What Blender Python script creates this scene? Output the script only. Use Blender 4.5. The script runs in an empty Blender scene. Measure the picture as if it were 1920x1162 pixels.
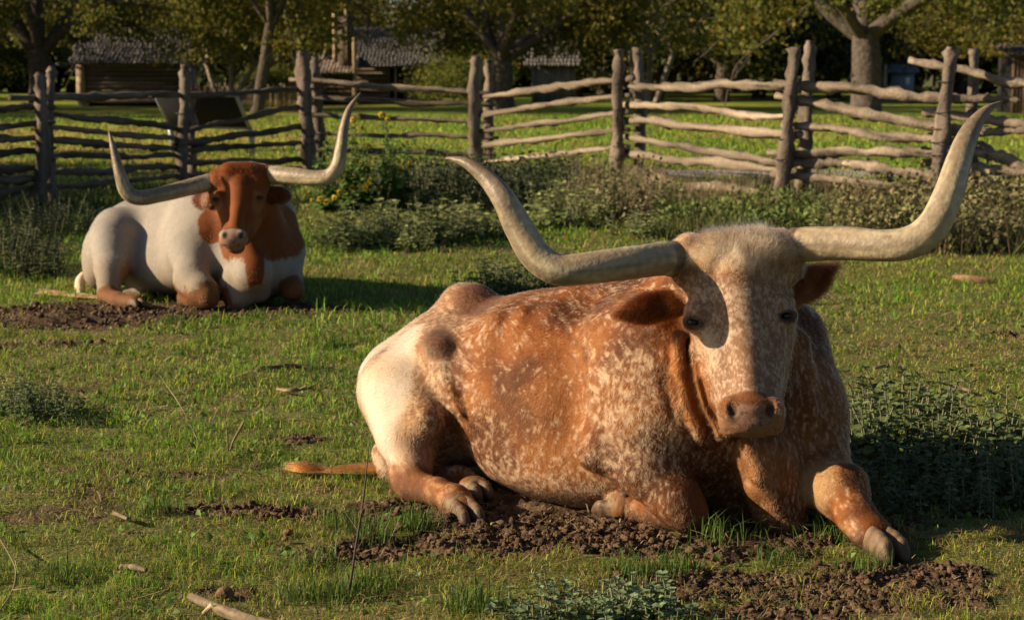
import bpy, math, random
import numpy as np
from mathutils import Vector

# ------------------------------------------------------------------ camera, sky, sun, exposure
SC = bpy.context.scene
COL = SC.collection
F_PX, HOR, CAM_H = 3600.0, 130.0, 1.5
PITCH = math.atan((581.0 - HOR) / F_PX)
cam_d = bpy.data.cameras.new('camera')
cam = bpy.data.objects.new('camera', cam_d)
COL.objects.link(cam)
cam.location = (0, 0, CAM_H)
cam.rotation_euler = (math.pi / 2 - PITCH, 0, 0)
cam_d.sensor_width = 36.0
cam_d.lens = 36.0 * F_PX / 1920.0
cam_d.clip_start = 0.1
cam_d.clip_end = 3000.0
cam_d.dof.use_dof = True
cam_d.dof.focus_distance = 6.05
cam_d.dof.aperture_fstop = 6.3
cam_d.dof.aperture_blades = 7
SC.camera = cam

SUN_EL, SUN_AZ = math.radians(22.5), math.radians(7.5)     # azimuth: from the left, this far towards the camera
SUN_DIR = Vector((-math.cos(SUN_EL) * math.cos(SUN_AZ), -math.cos(SUN_EL) * math.sin(SUN_AZ), math.sin(SUN_EL)))
world = bpy.data.worlds.new('World')
SC.world = world
world.use_nodes = True
wn = world.node_tree
bgn = wn.nodes['Background']
skyn = wn.nodes.new('ShaderNodeTexSky')
skyn.sky_type = 'NISHITA'
skyn.sun_disc = False
skyn.air_density = 0.7
skyn.sun_elevation = SUN_EL
skyn.sun_rotation = math.atan2(SUN_DIR.x, SUN_DIR.y)
wn.links.new(skyn.outputs[0], bgn.inputs[0])
bgn.inputs[1].default_value = 0.05
sun_d = bpy.data.lights.new('sun', 'SUN')
sun_d.energy = 5.0
sun_d.angle = math.radians(0.53)
sun_d.color = (1.0, 0.80, 0.56)
sun = bpy.data.objects.new('sun', sun_d)
COL.objects.link(sun)
sun.rotation_euler = SUN_DIR.to_track_quat('Z', 'Y').to_euler()
sun.location = (-20, -10, 15)
SC.view_settings.view_transform = 'Standard'
SC.view_settings.look = 'None'
SC.view_settings.exposure = 0.9
SC.view_settings.gamma = 1.0
SC.view_settings.use_curve_mapping = False
SC.render.engine = 'CYCLES'
SC.cycles.use_denoising = True
SC.cycles.max_bounces = 6
SC.cycles.diffuse_bounces = 3
SC.cycles.transparent_max_bounces = 8
SC.cycles_curves.shape = 'RIBBONS'

# ------------------------------------------------------------------ helpers
RNG = np.random.default_rng(7)
cosP, sinP = math.cos(PITCH), math.sin(PITCH)


def S(px, py, Y):
    """World point at distance Y from the camera along the ground that the photograph shows at (px, py)."""
    a, b = (px - 960.0) / F_PX, (581.0 - py) / F_PX
    t = Y / (cosP + b * sinP)
    return np.array((a * t, Y, CAM_H + t * (b * cosP - sinP)))


def G(px, py, z=0.0):
    """Ground point (height z) seen at (px, py)."""
    a, b = (px - 960.0) / F_PX, (581.0 - py) / F_PX
    t = (z - CAM_H) / (b * cosP - sinP)
    return np.array((a * t, t * (cosP + b * sinP), z))


def rpx(r, Y):
    return r * Y / F_PX


def PR(px, py, Y, r):
    return (S(px, py, Y), rpx(r, Y))


def _h(ix, iy, iz, seed):
    h = (ix * 374761393 + iy * 668265263 + iz * 2147483647 + seed * 1274126177) & 0xFFFFFFFF
    h = ((h ^ (h >> 13)) * 1274126177) & 0xFFFFFFFF
    h = ((h ^ (h >> 16)) * 2246822519) & 0xFFFFFFFF
    return ((h ^ (h >> 15)) & 0xFFFFFF) / float(0xFFFFFF) * 2 - 1


def vnoise(p, freq=1.0, seed=0):
    p = np.asarray(p, dtype=np.float64) * freq
    if p.shape[1] == 2:
        p = np.c_[p, np.zeros(len(p))]
    i = np.floor(p).astype(np.int64)
    f = p - i
    f = f * f * (3 - 2 * f)
    out = np.zeros(len(p))
    for dx in (0, 1):
        wx = f[:, 0] if dx else 1 - f[:, 0]
        for dy in (0, 1):
            wy = f[:, 1] if dy else 1 - f[:, 1]
            for dz in (0, 1):
                wz = f[:, 2] if dz else 1 - f[:, 2]
                out += wx * wy * wz * _h(i[:, 0] + dx, i[:, 1] + dy, i[:, 2] + dz, seed)
    return out


def fbm(p, freq=1.0, octs=4, seed=0, gain=0.5):
    o, a = 0, 1.0
    for k in range(octs):
        o = o + a * vnoise(p, freq * 2 ** k, seed + 17 * k)
        a *= gain
    return o


def sstep(a, b, x):
    t = np.clip((x - a) / (b - a), 0, 1)
    return t * t * (3 - 2 * t)


def mesh_np(name, verts, faces, smooth=True, col=None, fcol=None):
    """faces: list of (n, k) int arrays. col: per-vertex rgb. fcol: per-face rgb."""
    verts = np.asarray(verts, dtype=np.float32)
    faces = [np.asarray(f, dtype=np.int32) for f in faces if len(f)]
    me = bpy.data.meshes.new(name)
    me.vertices.add(len(verts))
    me.vertices.foreach_set('co', verts.ravel())
    tot = np.concatenate([np.full(len(f), f.shape[1], np.int32) for f in faces])
    idx = np.concatenate([f.ravel() for f in faces])
    me.loops.add(len(idx))
    me.loops.foreach_set('vertex_index', idx)
    me.polygons.add(len(tot))
    st = np.concatenate([[0], np.cumsum(tot)[:-1]]).astype(np.int32)
    me.polygons.foreach_set('loop_start', st)
    me.polygons.foreach_set('loop_total', tot)
    if smooth:
        me.polygons.foreach_set('use_smooth', np.ones(len(tot), bool))
    if col is not None:
        a = me.attributes.new('col', 'FLOAT_COLOR', 'POINT')
        a.data.foreach_set('color', np.c_[col, np.ones(len(col))].astype(np.float32).ravel())
    if fcol is not None:
        a = me.attributes.new('col', 'FLOAT_COLOR', 'FACE')
        a.data.foreach_set('color', np.c_[fcol, np.ones(len(fcol))].astype(np.float32).ravel())
    me.update(calc_edges=True)
    me.validate()
    return me


def obj(name, me, mat=None, parent=None, loc=None, rz=None):
    o = bpy.data.objects.new(name, me)
    COL.objects.link(o)
    if mat is not None and me is not None and not me.materials:
        me.materials.append(mat)
    if parent is not None:
        o.parent = parent
    if loc is not None:
        o.location = loc
    if rz is not None:
        o.rotation_euler = (0, 0, rz)
    return o


def tag(o, label=None, cat=None, group=None, kind=None):
    if label: o['label'] = label
    if cat: o['category'] = cat
    if group: o['group'] = group
    if kind: o['kind'] = kind
    return o


def thing(name, loc, label, cat, group=None, rz=0.0):
    o = bpy.data.objects.new(name, None)
    COL.objects.link(o)
    o.empty_display_size = 0.1
    o.location = [float(c) for c in loc]
    o.rotation_euler = (0, 0, rz)
    return tag(o, label, cat, group)


def copy_tree(o, parent=None):
    c = o.copy()
    COL.objects.link(c)
    c.parent = parent
    for ch in list(o.children):
        copy_tree(ch, c)
    return c


def nrm(v):
    v = np.asarray(v, float)
    return v / (np.linalg.norm(v, axis=-1, keepdims=True) + 1e-12)


def catmull(pts, n):
    """pts (k, d) -> n samples, arc-length spaced enough."""
    pts = np.asarray(pts, float)
    P = np.vstack([2 * pts[0] - pts[1], pts, 2 * pts[-1] - pts[-2]])
    k = len(pts) - 1
    t = np.linspace(0, k - 1e-6, n)
    i = t.astype(int)
    f = (t - i)[:, None]
    p0, p1, p2, p3 = P[i], P[i + 1], P[i + 2], P[i + 3]
    return 0.5 * (2 * p1 + (p2 - p0) * f + (2 * p0 - 5 * p1 + 4 * p2 - p3) * f ** 2 + (3 * p1 - p0 - 3 * p2 + p3) * f ** 3)


def tube(path, rad, seg=10, caps=True, rough=0.0, seed=0, flat=None):
    """Swept tube: path (n,3), rad (n,). rough: relative radius noise. Returns verts, [quads, tris]."""
    path = np.asarray(path, float)
    rad = np.broadcast_to(np.asarray(rad, float), (len(path),))
    n = len(path)
    tg = nrm(np.gradient(path, axis=0))
    ref = np.array((0.0, 0.0, 1.0)) if abs(tg[0][2]) < 0.9 else np.array((1.0, 0.0, 0.0))
    nn = np.zeros((n, 3))
    a = nrm(np.cross(tg[0], ref))
    for i in range(n):
        a = nrm(a - tg[i] * np.dot(a, tg[i]))
        nn[i] = a
    bb = np.cross(tg, nn)
    th = np.arange(seg) / seg * 2 * np.pi
    c, s = np.cos(th), np.sin(th)
    ring = nn[:, None, :] * c[None, :, None] + bb[:, None, :] * s[None, :, None]
    R = np.repeat(rad[:, None], seg, 1)
    if rough:
        q = np.stack([np.repeat(c[None], n, 0) * 1.3, np.repeat(s[None], n, 0) * 1.3,
                      np.repeat((np.arange(n) * 0.35)[:, None], seg, 1)], -1).reshape(-1, 3) + seed * 7.31
        R = R * (1 + rough * (vnoise(q, 1.0, seed) + 0.5 * vnoise(q, 2.3, seed + 5)).reshape(n, seg))
    v = path[:, None, :] + ring * R[:, :, None]
    v = v.reshape(-1, 3)
    i = np.arange(n - 1)[:, None] * seg
    j = np.arange(seg)[None]
    j2 = (j + 1) % seg
    quads = np.stack([i + j, i + j2, i + seg + j2, i + seg + j], -1).reshape(-1, 4)
    tris = np.zeros((0, 3), int)
    if caps:
        v = np.vstack([v, path[0], path[-1]])
        jj = np.arange(seg)
        t0 = np.stack([np.full(seg, n * seg), (jj + 1) % seg, jj], -1)
        o = (n - 1) * seg
        t1 = np.stack([np.full(seg, n * seg + 1), o + jj, o + (jj + 1) % seg], -1)
        tris = np.vstack([t0, t1])
    return v, [quads, tris]


class MB:
    """Collects pieces into one mesh."""
    def __init__(s):
        s.v, s.q, s.t, s.c, s.n = [], [], [], [], 0

    def add(s, v, faces, col=None):
        v = np.asarray(v, float)
        for f in faces:
            f = np.asarray(f)
            if len(f):
                (s.q if f.shape[1] == 4 else s.t).append(f + s.n)
        s.v.append(v)
        if col is not None:
            s.c.append(np.broadcast_to(np.asarray(col, float), (len(v), 3)))
        s.n += len(v)

    def box(s, lo, hi, col=None):
        x0, y0, z0 = lo; x1, y1, z1 = hi
        v = [(x0, y0, z0), (x1, y0, z0), (x1, y1, z0), (x0, y1, z0), (x0, y0, z1), (x1, y0, z1), (x1, y1, z1), (x0, y1, z1)]
        s.add(v, [np.array([(0, 3, 2, 1), (4, 5, 6, 7), (0, 1, 5, 4), (1, 2, 6, 5), (2, 3, 7, 6), (3, 0, 4, 7)])], col)

    def mesh(s, name, smooth=True):
        v = np.vstack(s.v)
        f = []
        if s.q: f.append(np.vstack(s.q))
        if s.t: f.append(np.vstack(s.t))
        return mesh_np(name, v, f, smooth, np.vstack(s.c) if s.c else None)


# ------------------------------------------------------------------ materials
def new_mat(name):
    m = bpy.data.materials.new(name)
    m.use_nodes = True
    nt = m.node_tree
    return m, nt, nt.nodes['Principled BSDF']


def N(nt, typ, **kw):
    n = nt.nodes.new(typ)
    for k, v in kw.items():
        if k.startswith('i_'):
            key = k[2:]
            n.inputs[int(key) if key.isdigit() else key].default_value = v
        else:
            setattr(n, k, v)
    return n


def ramp(nt, src, stops):
    r = nt.nodes.new('ShaderNodeValToRGB')
    el = r.color_ramp.elements
    while len(el) < len(stops):
        el.new(0.5)
    for e, (p, c) in zip(el, stops):
        e.position = p
        e.color = (*c, 1)
    nt.links.new(src, r.inputs[0])
    return r.outputs[0]


def bump(nt, bsdf, h, dist=0.01, strength=1.0):
    b = N(nt, 'ShaderNodeBump', i_Strength=strength, i_Distance=dist)
    nt.links.new(h, b.inputs['Height'])
    nt.links.new(b.outputs[0], bsdf.inputs['Normal'])
    return b


def attr_mat(name, rough=0.7, spec=0.3, trans=0.0, bumpscale=None, bumpd=0.004, var=0.0, vscale=30.0):
    """Material whose base colour is the 'col' attribute, with fine noise variation."""
    m, nt, b = new_mat(name)
    a = N(nt, 'ShaderNodeAttribute', attribute_name='col')
    src = a.outputs['Color']
    tc = N(nt, 'ShaderNodeTexCoord')
    if var:
        no = N(nt, 'ShaderNodeTexNoise', i_Scale=vscale, i_Detail=4.0)
        nt.links.new(tc.outputs['Object'], no.inputs['Vector'])
        mr = N(nt, 'ShaderNodeMapRange', i_1=0.25, i_2=0.75, i_3=1 - var, i_4=1 + var)
        nt.links.new(no.outputs[0], mr.inputs[0])
        vm = N(nt, 'ShaderNodeVectorMath', operation='SCALE')
        nt.links.new(src, vm.inputs[0])
        nt.links.new(mr.outputs[0], vm.inputs['Scale'])
        src = vm.outputs[0]
    nt.links.new(src, b.inputs['Base Color'])
    b.inputs['Roughness'].default_value = rough
    b.inputs['Specular IOR Level'].default_value = spec
    if bumpscale:
        no2 = N(nt, 'ShaderNodeTexNoise', i_Scale=bumpscale, i_Detail=6.0)
        nt.links.new(tc.outputs['Object'], no2.inputs['Vector'])
        bump(nt, b, no2.outputs[0], bumpd)
    if trans:
        out = nt.nodes['Material Output']
        tr = N(nt, 'ShaderNodeBsdfTranslucent')
        nt.links.new(src, tr.inputs['Color'])
        mx = N(nt, 'ShaderNodeMixShader', i_0=trans)
        nt.links.new(b.outputs[0], mx.inputs[1])
        nt.links.new(tr.outputs[0], mx.inputs[2])
        nt.links.new(mx.outputs[0], out.inputs['Surface'])
    return m

# ------------------------------------------------------------------ ground
def ell_mask(x, y, c, rx, ry, nz=0.0):
    d = np.sqrt(((x - c[0]) / rx) ** 2 + ((y - c[1]) / ry) ** 2) + nz
    return 1 - sstep(0.75, 1.12, d)


DIRT = [  # px, py, rx, ry (metres), strength
    (1000, 960, 0.62, 0.33, 1.0), (780, 1030, 0.34, 0.17, 1.0), (1260, 1020, 0.45, 0.22, 1.0), (1330, 1085, 0.46, 0.20, 0.62), (1560, 1090, 0.50, 0.28, 0.60), (1500, 1150, 0.5, 0.14, 0.5),
    (1720, 1075, 0.22, 0.16, 0.9), (1480, 985, 0.42, 0.22, 0.9), (1100, 1010, 0.5, 0.16, 1.0), (1420, 1150, 0.3, 0.1, 0.8),
    (330, 578, 1.0, 0.42, 1.0), (60, 592, 1.0, 0.5, 0.95), (600, 575, 0.5, 0.22, 0.85), (90, 642, 0.42, 0.20, 1.0),
    (440, 955, 0.30, 0.09, 0.75), (560, 960, 0.22, 0.08, 0.6), (240, 885, 0.10, 0.08, 0.9), (330, 885, 0.09, 0.07, 0.7), (560, 815, 0.18, 0.12, 0.65), (540, 690, 0.25, 0.08, 0.6),
    (690, 1045, 0.16, 0.10, 0.8), (1620, 470, 0.5, 0.3, 0.3), (1790, 640, 0.12, 0.1, 0.8), (1900, 622, 0.15, 0.12, 0.8), (420, 1105, 0.10, 0.06, 0.8), (430, 1060, 0.10, 0.04, 0.4), (1760, 790, 0.2, 0.1, 0.5),
]
_D = [(G(a, b), rx, ry, s) for a, b, rx, ry, s in DIRT]


def dirt_amt(x, y):
    p = np.c_[x, y]
    nz = 0.28 * fbm(p, 5.0, 3, 51)
    m = np.zeros(len(x))
    for c, rx, ry, s in _D:
        m = np.maximum(m, s * ell_mask(x, y, c, rx, ry, nz))
    bare = sstep(0.72, 1.0, vnoise(p, 1.9, 61) + 0.5 * vnoise(p, 6.0, 62)) * 0.5 * (y < 13)
    return np.maximum(m, bare)


def ground_z(x, y):
    p = np.c_[x, y]
    d = dirt_amt(x, y)
    near = 1 - sstep(15, 24, y)
    z = near * (0.016 * vnoise(p, 1.3, 71) + 0.010 * vnoise(p, 3.5, 72) - 0.008)
    cl = np.abs(fbm(p, 9.0, 4, 73))
    rg = 1 - np.abs(vnoise(p, 17.0, 75)); rg2 = 1 - np.abs(vnoise(p, 38.0, 76))
    z = z + d * near * (0.024 * cl + 0.010 * rg ** 2 + 0.009 * rg2 ** 2 + 0.010 * vnoise(p, 60.0, 74) - 0.022)
    return z


def _geo(a, b, st, gr):
    o, x = [], a
    while x < b:
        o.append(x); x += st; st *= gr
    return o


ys = np.array(list(np.arange(3.0, 4.7, 0.2)) + list(np.arange(4.7, 6.7, 0.016)) + list(np.arange(6.7, 8.5, 0.03)) + list(np.arange(8.5, 14.5, 0.06)) + _geo(14.5, 1600, 0.12, 1.07) + [1700.0])
ys = np.r_[-60.0, -5.0, 1.0, ys]
xp = np.array(list(np.arange(0, 1.9, 0.017)) + list(np.arange(1.9, 4.2, 0.06)) + _geo(4.2, 1500, 0.12, 1.12) + [1700.0])
xs = np.r_[-xp[:0:-1], xp]
XX, YY = np.meshgrid(xs, ys)
gx, gy = XX.ravel(), YY.ravel()
gz = ground_z(gx, gy)
nxg = len(xs)
_i = (np.arange(len(ys) - 1)[:, None] * nxg + np.arange(nxg - 1)[None]).ravel()
gq = np.stack([_i, _i + 1, _i + 1 + nxg, _i + nxg], -1)
gd = dirt_amt(gx, gy)
pn = fbm(np.c_[gx, gy], 0.8, 4, 81)
pf = fbm(np.c_[gx, gy], 14.0, 3, 82)
gcol = np.tile(np.array((0.115, 0.130, 0.030)), (len(gx), 1))
gcol = gcol + (np.array((0.14, 0.125, 0.045)) - gcol) * sstep(-0.2, 0.8, pn + 0.4 * pf)[:, None]
soil = np.array((0.088, 0.056, 0.034)) * (1 + 0.35 * pf)[:, None]
gcol = gcol + (soil - gcol) * sstep(0.25, 0.6, gd)[:, None]
fg = sstep(22, 30, gy)[:, None]
fargrass = np.array((0.165, 0.225, 0.030)) + (np.array((0.29, 0.27, 0.046)) - np.array((0.165, 0.225, 0.030))) * sstep(-0.1, 0.9, fbm(np.c_[gx * 0.5, gy], 0.25, 4, 83))[:, None]
dryleft = (sstep(-2, -6, gx) * sstep(24, 30, gy) * sstep(60, 45, gy))[:, None]
fargrass = fargrass + (np.array((0.40, 0.27, 0.075)) - fargrass) * 0.75 * dryleft
gcol = gcol * (1 - fg) + fargrass * fg
M_GROUND = attr_mat('ground', rough=0.95, spec=0.1, bumpscale=55, bumpd=0.012, var=0.35, vscale=90)
ground = obj('ground', mesh_np('ground', np.c_[gx, gy, gz], [gq], True, np.clip(gcol, 0.01, 0.5)), M_GROUND)
tag(ground, 'green pasture ground with bare soil patches', None, None, 'structure')

# gravel lane behind the fence
pv, pq = [], []
for i, x in enumerate(np.linspace(1.4, 30, 60)):
    yc = 27.4 + 0.3 * math.sin(x * 0.4) + 0.02 * x
    for w in (-1.0, -0.4, 0.4, 1.0):
        pv.append((x, yc + w * (1.05 + 0.12 * math.sin(x * 2.1 + w)), 0.012 + 0.02 * (1 - w * w)))
for i in range(59):
    for j in range(3):
        a = i * 4 + j
        pq.append((a, a + 4, a + 5, a + 1))
mlane, nt, b = new_mat('gravel_lane')
no = N(nt, 'ShaderNodeTexNoise', i_Scale=6.0, i_Detail=8.0)
tcn = N(nt, 'ShaderNodeTexCoord')
nt.links.new(tcn.outputs['Object'], no.inputs['Vector'])
nt.links.new(ramp(nt, no.outputs[0], [(0.3, (0.22, 0.19, 0.17)), (0.7, (0.36, 0.31, 0.27))]), b.inputs['Base Color'])
b.inputs['Roughness'].default_value = 0.95
tag(obj('path', mesh_np('path', pv, [pq]), mlane), None, None, None, 'structure')


# ------------------------------------------------------------------ split-rail fence
M_WOOD = attr_mat('weathered_wood', rough=0.85, spec=0.15, bumpscale=30, bumpd=0.01, var=0.25, vscale=22)


def wood_piece(path, rad, seg, seed, base, n=14, rough=0.16):
    C = catmull(path, n)
    rr = np.interp(np.linspace(0, 1, n), np.linspace(0, 1, len(rad)), rad)
    jr = np.random.default_rng(seed)
    rr = rr * (1 + 0.10 * jr.normal(0, 1, n).clip(-1.5, 1.5) * (rough > 0.18))
    v, f = tube(C, rr, seg, True, rough, seed)
    if rough > 0.18:
        v[:n * seg] += np.repeat(C, seg, 0) * 0 + (v[:n * seg] - np.repeat(C, seg, 0)) * (0.22 * jr.normal(0, 1, (n * seg, 1)).clip(-1.6, 1.6))
    ii = np.r_[np.repeat(np.arange(n), seg), 0, n - 1]
    jj = np.r_[np.tile(np.arange(seg), n), 0, 0]
    st = vnoise(np.c_[jj * 1.7, ii * 0.22, np.full(len(ii), seed * 3.1)], 1.0, seed)
    kn = vnoise(np.c_[jj * 0.8, ii * 0.9, np.full(len(ii), seed * 1.7)], 1.0, seed + 9)
    c = np.asarray(base) * (1 + 0.55 * st - 0.95 * np.clip(kn - 0.30, 0, 1))[:, None]
    return v, f, np.clip(c, 0.02, 0.8)


FN = [(-210, 400, 1.65, 19.5), (75, 140, 0, 21.2), (345, 125, 0, 25.9), (570, 100, 0, 28.6), (893, 110, 0, 28.2), (1160, 95, 0, 25.2), (1472, 92, 0, 20.8), (1772, 92, 0, 19.9), (2060, 92, 0, 19.2)]
fence = thing('split_rail_fence', (0, 24, 0), 'weathered split-rail fence zigzagging across the back of the pasture', 'fence')
FO = np.array((0, 24, 0.0))
frng = np.random.default_rng(3)
POSTS = [  # base px, top px, top py, Y, radius px
    (70, 75, 140, 21.2, 11), (99, 97, 128, 21.7, 9), (338, 347, 124, 25.9, 11), (360, 358, 130, 26.4, 9), (580, 568, 98, 28.6, 12), (602, 590, 108, 29.1, 9),
    (896, 892, 108, 28.2, 11), (918, 917, 114, 28.7, 9), (1161, 1160, 96, 25.2, 10), (1192, 1195, 93, 25.7, 10), (1462, 1490, 92, 20.8, 13), (1505, 1519, 80, 21.3, 11),
    (1752, 1784, 92, 19.9, 13), (1822, 1826, 95, 20.4, 11), (2050, 2060, 90, 19.2, 13)]
for i, (bx, tx, ty, Y, r) in enumerate(POSTS):
    top = S(tx, ty, Y)
    bot = np.array((S(bx, 300, Y)[0], Y, -0.12))
    mid = (top + bot) / 2 + np.array((frng.normal(0, 0.02), 0, 0))
    rm = rpx(r, Y)
    v, f, c = wood_piece([bot, mid, top - (top - bot) * 0.035, top], [rm * 1.12, rm, rm * 0.95, rm * 0.45], 9, 100 + i, (0.15, 0.118, 0.092), 26, 0.24)
    obj('post', mesh_np('post', v - FO, f, False, c), M_WOOD, fence)
RAILS = [
    # x0, y0, x1, y1, node depths
    (-200, 215, 85, 203, 0, 1), (-200, 262, 75, 232, 0, 1), (-200, 285, 85, 255, 0, 1), (-200, 300, 70, 280, 0, 1), (-200, 340, 70, 312, 0, 1), (-200, 392, 80, 352, 0, 1), (-200, 345, 60, 335, 0, 1),
    (30, 184, 362, 178, 1, 2), (105, 214, 350, 243, 1, 2), (95, 238, 345, 263, 1, 2), (82, 262, 335, 280, 1, 2), (95, 294, 350, 292, 1, 2), (95, 324, 335, 314, 1, 2), (90, 350, 370, 358, 1, 2),
    (288, 180, 575, 168, 2, 3), (350, 248, 575, 196, 2, 3), (345, 268, 580, 236, 2, 3), (335, 283, 585, 265, 2, 3), (350, 304, 590, 300, 2, 3), (350, 334, 600, 318, 2, 3),
    (568, 152, 905, 176, 3, 4), (575, 184, 900, 196, 3, 4), (578, 216, 895, 229, 3, 4), (585, 250, 900, 258, 3, 4), (582, 280, 905, 289, 3, 4),
    (905, 181, 1175, 148, 4, 5), (905, 214, 1170, 180, 4, 5), (900, 246, 1170, 212, 4, 5), (900, 274, 1168, 243, 4, 5), (895, 304, 1168, 275, 4, 5),
    (1168, 161, 1490, 167, 5, 6), (1175, 196, 1480, 218, 5, 6), (1172, 227, 1478, 251, 5, 6), (1170, 256, 1470, 308, 5, 6), (1168, 288, 1465, 318, 5, 6), (1200, 352, 1420, 360, 5, 6), (1170, 330, 1250, 338, 5, 6),
    (1465, 158, 1790, 183, 6, 7), (1495, 188, 1772, 238, 6, 7), (1482, 237, 1775, 264, 6, 7), (1455, 286, 1770, 290, 6, 7), (1475, 304, 1620, 309, 6, 7), (1600, 308, 1760, 334, 6, 7), (1478, 329, 1740, 352, 6, 7), (1480, 370, 1530, 378, 6, 7),
    (1718, 116, 1990, 168, 7, 8), (1785, 183, 1872, 187, 7, 8), (1740, 212, 1990, 243, 7, 8), (1755, 254, 1990, 238, 7, 8), (1815, 268, 1995, 352, 7, 8), (1765, 308, 2000, 335, 7, 8), (1735, 340, 2000, 356, 7, 8), (1750, 285, 1840, 290, 7, 8),
]
nodeX = [a[0] for a in FN]
nodeY = [a[3] for a in FN]
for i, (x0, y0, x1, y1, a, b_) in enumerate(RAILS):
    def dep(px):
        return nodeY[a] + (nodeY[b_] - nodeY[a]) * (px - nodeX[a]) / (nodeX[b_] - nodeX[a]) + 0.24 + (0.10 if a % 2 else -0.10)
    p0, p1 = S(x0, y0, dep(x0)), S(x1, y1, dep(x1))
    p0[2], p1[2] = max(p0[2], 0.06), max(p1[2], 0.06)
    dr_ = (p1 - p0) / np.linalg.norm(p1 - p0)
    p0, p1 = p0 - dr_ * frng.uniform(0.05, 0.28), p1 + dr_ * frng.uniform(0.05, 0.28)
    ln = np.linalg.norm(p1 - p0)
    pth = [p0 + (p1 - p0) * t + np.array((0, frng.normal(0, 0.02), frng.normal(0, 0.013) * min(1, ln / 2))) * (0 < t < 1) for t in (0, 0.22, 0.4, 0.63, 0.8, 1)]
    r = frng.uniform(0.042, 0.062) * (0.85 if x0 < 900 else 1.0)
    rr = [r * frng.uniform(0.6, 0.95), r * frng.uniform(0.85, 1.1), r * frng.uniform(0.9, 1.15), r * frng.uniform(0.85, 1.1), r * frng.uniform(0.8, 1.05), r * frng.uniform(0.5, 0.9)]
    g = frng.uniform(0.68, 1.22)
    v, f, c = wood_piece(pth, rr, 7, 200 + i, np.array((0.225, 0.18, 0.13)) * g * (0.55 if x0 < 560 else (0.75 if x0 < 890 else 1.0)), 24, 0.30)  # left panels darker: greyer wood, plus tree shade put into the colour
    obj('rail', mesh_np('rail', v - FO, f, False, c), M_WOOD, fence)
M_WIRE, nt, b = new_mat('fence_wire')
b.inputs['Base Color'].default_value = (0.06, 0.055, 0.05, 1); b.inputs['Metallic'].default_value = 0.7; b.inputs['Roughness'].default_value = 0.6
for i, (bx, tx, ty, Y, r) in enumerate(POSTS):
    for py in (168, 205, 240, 270, 300):
        if frng.random() < 0.35: continue
        py = py + frng.normal(0, 8)
        ctr = S(bx + (tx - bx) * (300 - py) / (300 - ty), py, Y)
        rr_ = rpx(r, Y) * 1.22
        th = np.linspace(0, 2 * np.pi, 13)
        v, f = tube(ctr + np.c_[np.cos(th) * rr_, np.sin(th) * rr_, 0.01 * np.sin(th)], np.full(13, 0.006), 4, False)
        obj('wire_tie', mesh_np('wire_tie', v - FO, f), M_WIRE, fence)


# ------------------------------------------------------------------ trees
def leaf_quads(P, size, rng, up=0.0):
    """Bent leaf at each point: 2 quads folded along the midrib. Returns verts, quads."""
    n = len(P)
    d = nrm(rng.normal(0, 1, (n, 3)) + np.array((0, 0, up)))
    a = nrm(np.cross(d, rng.normal(0, 1, (n, 3))))
    nn = np.cross(d, a)
    s = (size * (0.6 + 0.8 * rng.random(n)))[:, None]
    w = s * 0.36
    b0 = P
    t = P + d * s - nn * s * 0.15
    m = P + d * s * 0.5
    v = np.stack([b0, m + a * w + nn * w * 0.45, t, m - a * w + nn * w * 0.45, m], 1).reshape(-1, 3)
    i = np.arange(n)[:, None] * 5
    q = np.vstack([i + np.array((0, 4, 2, 1)), i + np.array((0, 3, 2, 4))])
    return v, q


M_BARK = attr_mat('bark', rough=0.95, spec=0.1, bumpscale=9, bumpd=0.06, var=0.4, vscale=7)
M_LEAF = attr_mat('tree_leaf', rough=0.6, spec=0.25, trans=0.42)


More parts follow.
